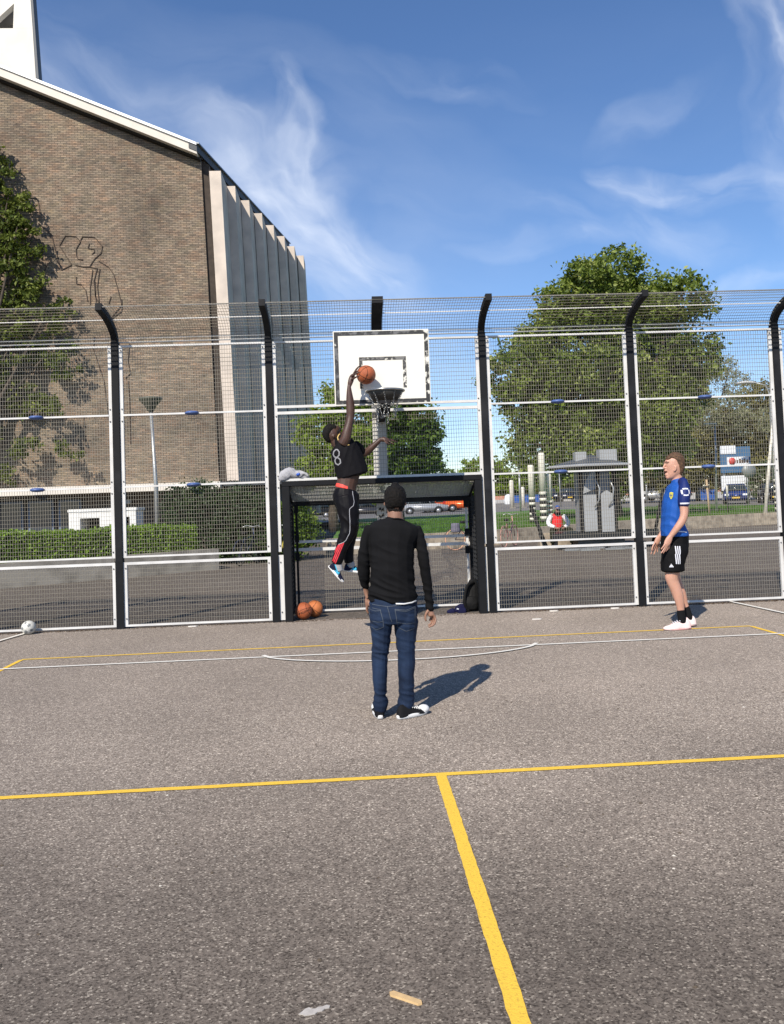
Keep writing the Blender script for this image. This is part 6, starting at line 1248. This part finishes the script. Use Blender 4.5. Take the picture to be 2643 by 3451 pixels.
# ---------- person D: seated far away
D0_ = (6.68, 15.5, 0)
ch_ = lambda *p: [tuple(q) for q in p]
D = person('seated person in blue cap, red vest and white sleeves beside the kiosk',
    [ch_((6.68,15.42,1.27,.07,.085),(6.68,15.40,1.18,.078,.09),(6.68,15.36,1.09,.06,.07)), ch_((6.68,15.5,1.12,.05,.05),(6.68,15.52,1.0,.06,.06)),
     ch_((6.68,15.55,1.0,.15,.09),(6.68,15.58,.8,.17,.11),(6.68,15.6,.52,.16,.12)),
     ch_((6.47,15.5,.96,.055,.055),(6.36,15.42,.74,.05,.05),(6.52,15.2,.60,.04,.04),(6.60,15.12,.58,.035,.03)), ch_((6.89,15.5,.96,.055,.055),(7.0,15.42,.74,.05,.05),(6.84,15.2,.60,.04,.04),(6.76,15.12,.58,.035,.03)),
     ch_((6.60,15.55,.52,.09,.09),(6.42,15.15,.50,.075,.075),(6.40,15.08,.25,.05,.055),(6.40,15.1,.07,.04,.045)), ch_((6.76,15.55,.52,.09,.09),(7.0,15.15,.50,.075,.075),(7.02,15.08,.25,.05,.055),(7.04,15.1,.07,.04,.045)),
     ch_((6.60,15.11,.57,.012,.012),(6.66,15.07,.55,.01,.01)), ch_((6.76,15.11,.57,.012,.012),(6.70,15.07,.55,.01,.01)), ch_((6.6,15.1,.59,.012,.012),(6.65,15.06,.575,.01,.01))], sk_tan, D0_, .014)
m_rv = cloth('red vest', (.72, .03, .035)); m_ws = cloth('white sleeve cloth', (.80, .80, .80)); m_ol = cloth('dark olive trousers', (.022, .024, .014)); m_cap = cloth('blue cap cloth', (.035, .08, .26))
blob('vest', [ch_((6.68,15.52,1.04,.14,.10),(6.68,15.55,.85,.185,.135),(6.68,15.55,.58,.17,.14))], m_rv, D, .015, 1)
for s in (-1, 1):
    blob('sleeve', [ch_((6.68+s*.20,15.5,.98,.075,.075),(6.68+s*.33,15.42,.74,.075,.07),(6.68+s*.18,15.2,.62,.055,.05))], m_ws, D, .014, 1, folds(.008, 8, 20))
    blob('trouser_leg', [ch_((6.68+s*.09,15.58,.52,.12,.11),(6.70+s*.29,15.12,.50,.10,.095),(6.70+s*.31,15.05,.3,.08,.08),(6.71+s*.32,15.08,.12,.075,.075))], m_ol, D, .014, 1, folds(.008, 8, 12))
    shoe(D, (6.71+s*.32, 15.16, .003), (6.70+s*.36, 14.86, .003), .10, .09, m_cv, m_rub, 'shoe')
blob('scarf', [ch_((6.60,15.47,1.10,.05,.05),(6.68,15.42,1.06,.10,.06),(6.76,15.47,1.10,.05,.05))], cloth('black fur trim', (.015, .014, .014)), D, .014, 1, lambda p, n: .012*noise.noise(p*40))
blob('cap', [ch_((6.68,15.43,1.30,.06,.07),(6.68,15.42,1.25,.09,.1))], m_cap, D, .012, 1); box('cap_peak', 6.61, 6.75, 15.22, 15.34, 1.205, 1.22, m_cap, D, .004)

# ================================================================ balls and bags
def ball_mat(name, c, dark=(.02, .012, .01)):
    return mat(name, c, .55, var=.12, vs_=12, bump=.6, bs=260)
m_bb = ball_mat('orange pebbled rubber', (.42, .105, .035)); m_bb2 = ball_mat('bright orange rubber', (.55, .17, .05)); m_seam = mat('black seam', (.02, .014, .012), .6)
def ball(label, c, r, m, rot, group='basketballs', text=None, tdir=None):
    t = bpy.data.objects.new('anchor', None); t.location = c; col.objects.link(t)
    V, Fc = uvs(Vector(c), Vector((r, 0, 0)), Vector((0, r, 0)), Vector((0, 0, r)), 40, 24); o = obj('basketball', V, Fc, m, t, True); o.parent = None; o.location = c; bpy.data.objects.remove(t)
    tag(o, label, 'ball', group); M_ = rot; ps = []
    q = r*1.0
    for fn in (lambda a: Vector((math.cos(a), math.sin(a), 0)), lambda a: Vector((math.cos(a), 0, math.sin(a))), None, None):
        if fn: pts = [Vector(c) + M_ @ fn(a)*q for a in np.linspace(0, 2*math.pi, 49)[:-1]]; ps.append(tube_vf(pts, .0032, 4, closed=True))
    for s in (-1, 1):
        pts = []
        for a in np.linspace(0, 2*math.pi, 49)[:-1]:
            d = Vector((s*(.62 + .0*math.cos(2*a)), math.cos(a)*.80, math.sin(a)*.80)); d.x = s*(.45 + .25*math.cos(a)**2); pts.append(Vector(c) + M_ @ d.normalized()*q)
        ps.append(tube_vf(pts, .0032, 4, closed=True))
    v, f = merge(ps); obj('seam', v, f, m_seam, o, True)
    if text: 
        b = bvh_of(o); u, w_, d = tdir; decal('ball_lettering', [text_vf(text, .042, .001)], c, u, w_, d, b, m_seam, o, .0012, 1)
    return o
ball('orange basketball held one handed beside the rim', (.222, -1.3, 3.224), .120, m_bb, Matrix.Rotation(.5, 3, 'Y') @ Matrix.Rotation(.5, 3, 'X') @ Matrix.Rotation(.9, 3, 'Z'), text='S', tdir=((.85, 0, -.4), (.4, 0, .85), (-.1, 1, .2)))
ball('orange basketball with black lettering in front, on the ground in the goal corner', (-.745, .135, .124), .120, m_bb, Matrix.Rotation(-.35, 3, 'Y') @ Matrix.Rotation(1.3, 3, 'X'), text='SPALDING', tdir=((.93, .0, .33), (-.33, 0, .93), (-.15, 1, 0)))
ball('bright orange basketball lying behind the lettered one in the goal corner', (-.60, .34, .124), .120, m_bb2, Matrix.Rotation(.7, 3, 'Y') @ Matrix.Rotation(.4, 3, 'Z'))
m_fb = mat('scuffed white leather', (.66, .65, .60), .6, c2=(.50, .49, .44), vs_=9, detail=8, bump=.2); m_fb2 = mat('grey panel print', (.20, .21, .21), .6)
fb = blob('football', [], m_fb, None, .008, 2, extra=[uvs(Vector((-4.435, -.17, .096)), Vector((.097, 0, 0)), Vector((0, .095, 0)), Vector((0, 0, .093)), 24, 16)])
tag(fb, 'scuffed white football with grey panels lying by the fence at the left', 'ball')
fbv = bvh_of(fb)
for i, (a, b, r_) in enumerate(((-.01, -.055, .028), (-.06, -.01, .024), (.035, .03, .026), (.06, -.035, .018), (-.02, .065, .02))):
    decal('grey_panel', [poly2([(a + r_*math.cos(R(72*k+20*i)), b + r_*math.sin(R(72*k+20*i))) for k in range(5)])], (-4.435, -.6, .105), (1, 0, 0), (0, 0, 1), (0, 1, 0), fbv, m_fb2, fb, .0015, 1)
# backpack
m_bag = cloth('black nylon', (.010, .010, .010), .25, .6)
bp_ = blob('backpack', [[(1.66, .30, .03, .11, .09), (1.665, .30, .10, .135, .10), (1.675, .32, .22, .12, .09), (1.69, .33, .34, .095, .07), (1.70, .33, .43, .06, .05)]], m_bag, None, .009, 1, folds(.014, 9, 9, .003, None, 1.0))
tag(bp_, 'slumped black backpack leaning against the right goal post', 'backpack')
blob('front_pocket', [[(1.64, .21, .05, .085, .03), (1.645, .205, .12, .10, .035), (1.65, .225, .20, .08, .03)]], m_bag, bp_, .009, 1, folds(.008, 12, 12))
for pts in ([(1.70, .25, .43), (1.60, .20, .38), (1.55, .17, .24), (1.55, .17, .10), (1.60, .19, .02)], [(1.70, .27, .42), (1.62, .24, .33), (1.585, .22, .2), (1.59, .22, .08)]):
    blob('shoulder_strap', [[(*p, .022, .008) for p in pts]], m_bag, bp_, .006, 1)
jk = blob('folded_jacket', [[(1.40, .22, .02, .03, .03), (1.45, .22, .04, .05, .05), (1.50, .24, .07, .05, .07), (1.56, .24, .05, .06, .06)], [(1.30, .18, .015, .03, .02), (1.38, .19, .025, .05, .03)], [(1.46, .16, .015, .09, .04), (1.54, .17, .02, .05, .04)]], cloth('navy cloth', (.012, .013, .045)), None, .008, 1, folds(.010, 12, 12, .003, None, 1.0))
tag(jk, 'crumpled navy blue jacket on the ground beside the backpack', 'jacket')
decal('white_print', [poly2([(-.012, -.008), (.012, -.006), (.01, .012), (-.008, .012)])], (1.44, .0, .055), (1, 0, 0), (0, 0, 1), (0, 1, 0), bvh_of(jk), m_lw, jk, .003, 1)
hd = blob('grey_hoodie', [[(-1.0, .0, 1.985, .05, .05), (-.93, -.01, 2.04, .085, .06), (-.86, .0, 2.09, .065, .06), (-.80, .0, 2.05, .06, .06), (-.72, .0, 2.04, .06, .05), (-.66, .0, 1.995, .045, .045), (-.62, 0, 1.985, .03, .03)],
      [(-.89, .0, 2.05, .04, .04), (-.86, 0, 2.11, .03, .03), (-.82, 0, 2.09, .025, .03)], [(-.74, -.03, 2.04, .05, .03), (-.66, -.03, 2.055, .03, .03), (-.62, -.02, 2.02, .02, .03)]], cloth('grey marl fleece', (.36, .36, .38), .1), None, .008, 1, folds(.016, 14, 14, .004, None, .8))
tag(hd, 'crumpled light grey hoodie lying on the left end of the goal crossbar', 'hoodie')
blob('blue_label', [[(-.76, -.055, 2.04, .02, .02), (-.735, -.06, 2.05, .022, .02)]], mat('shiny blue print', (.02, .09, .45), .3), hd, .006, 1)
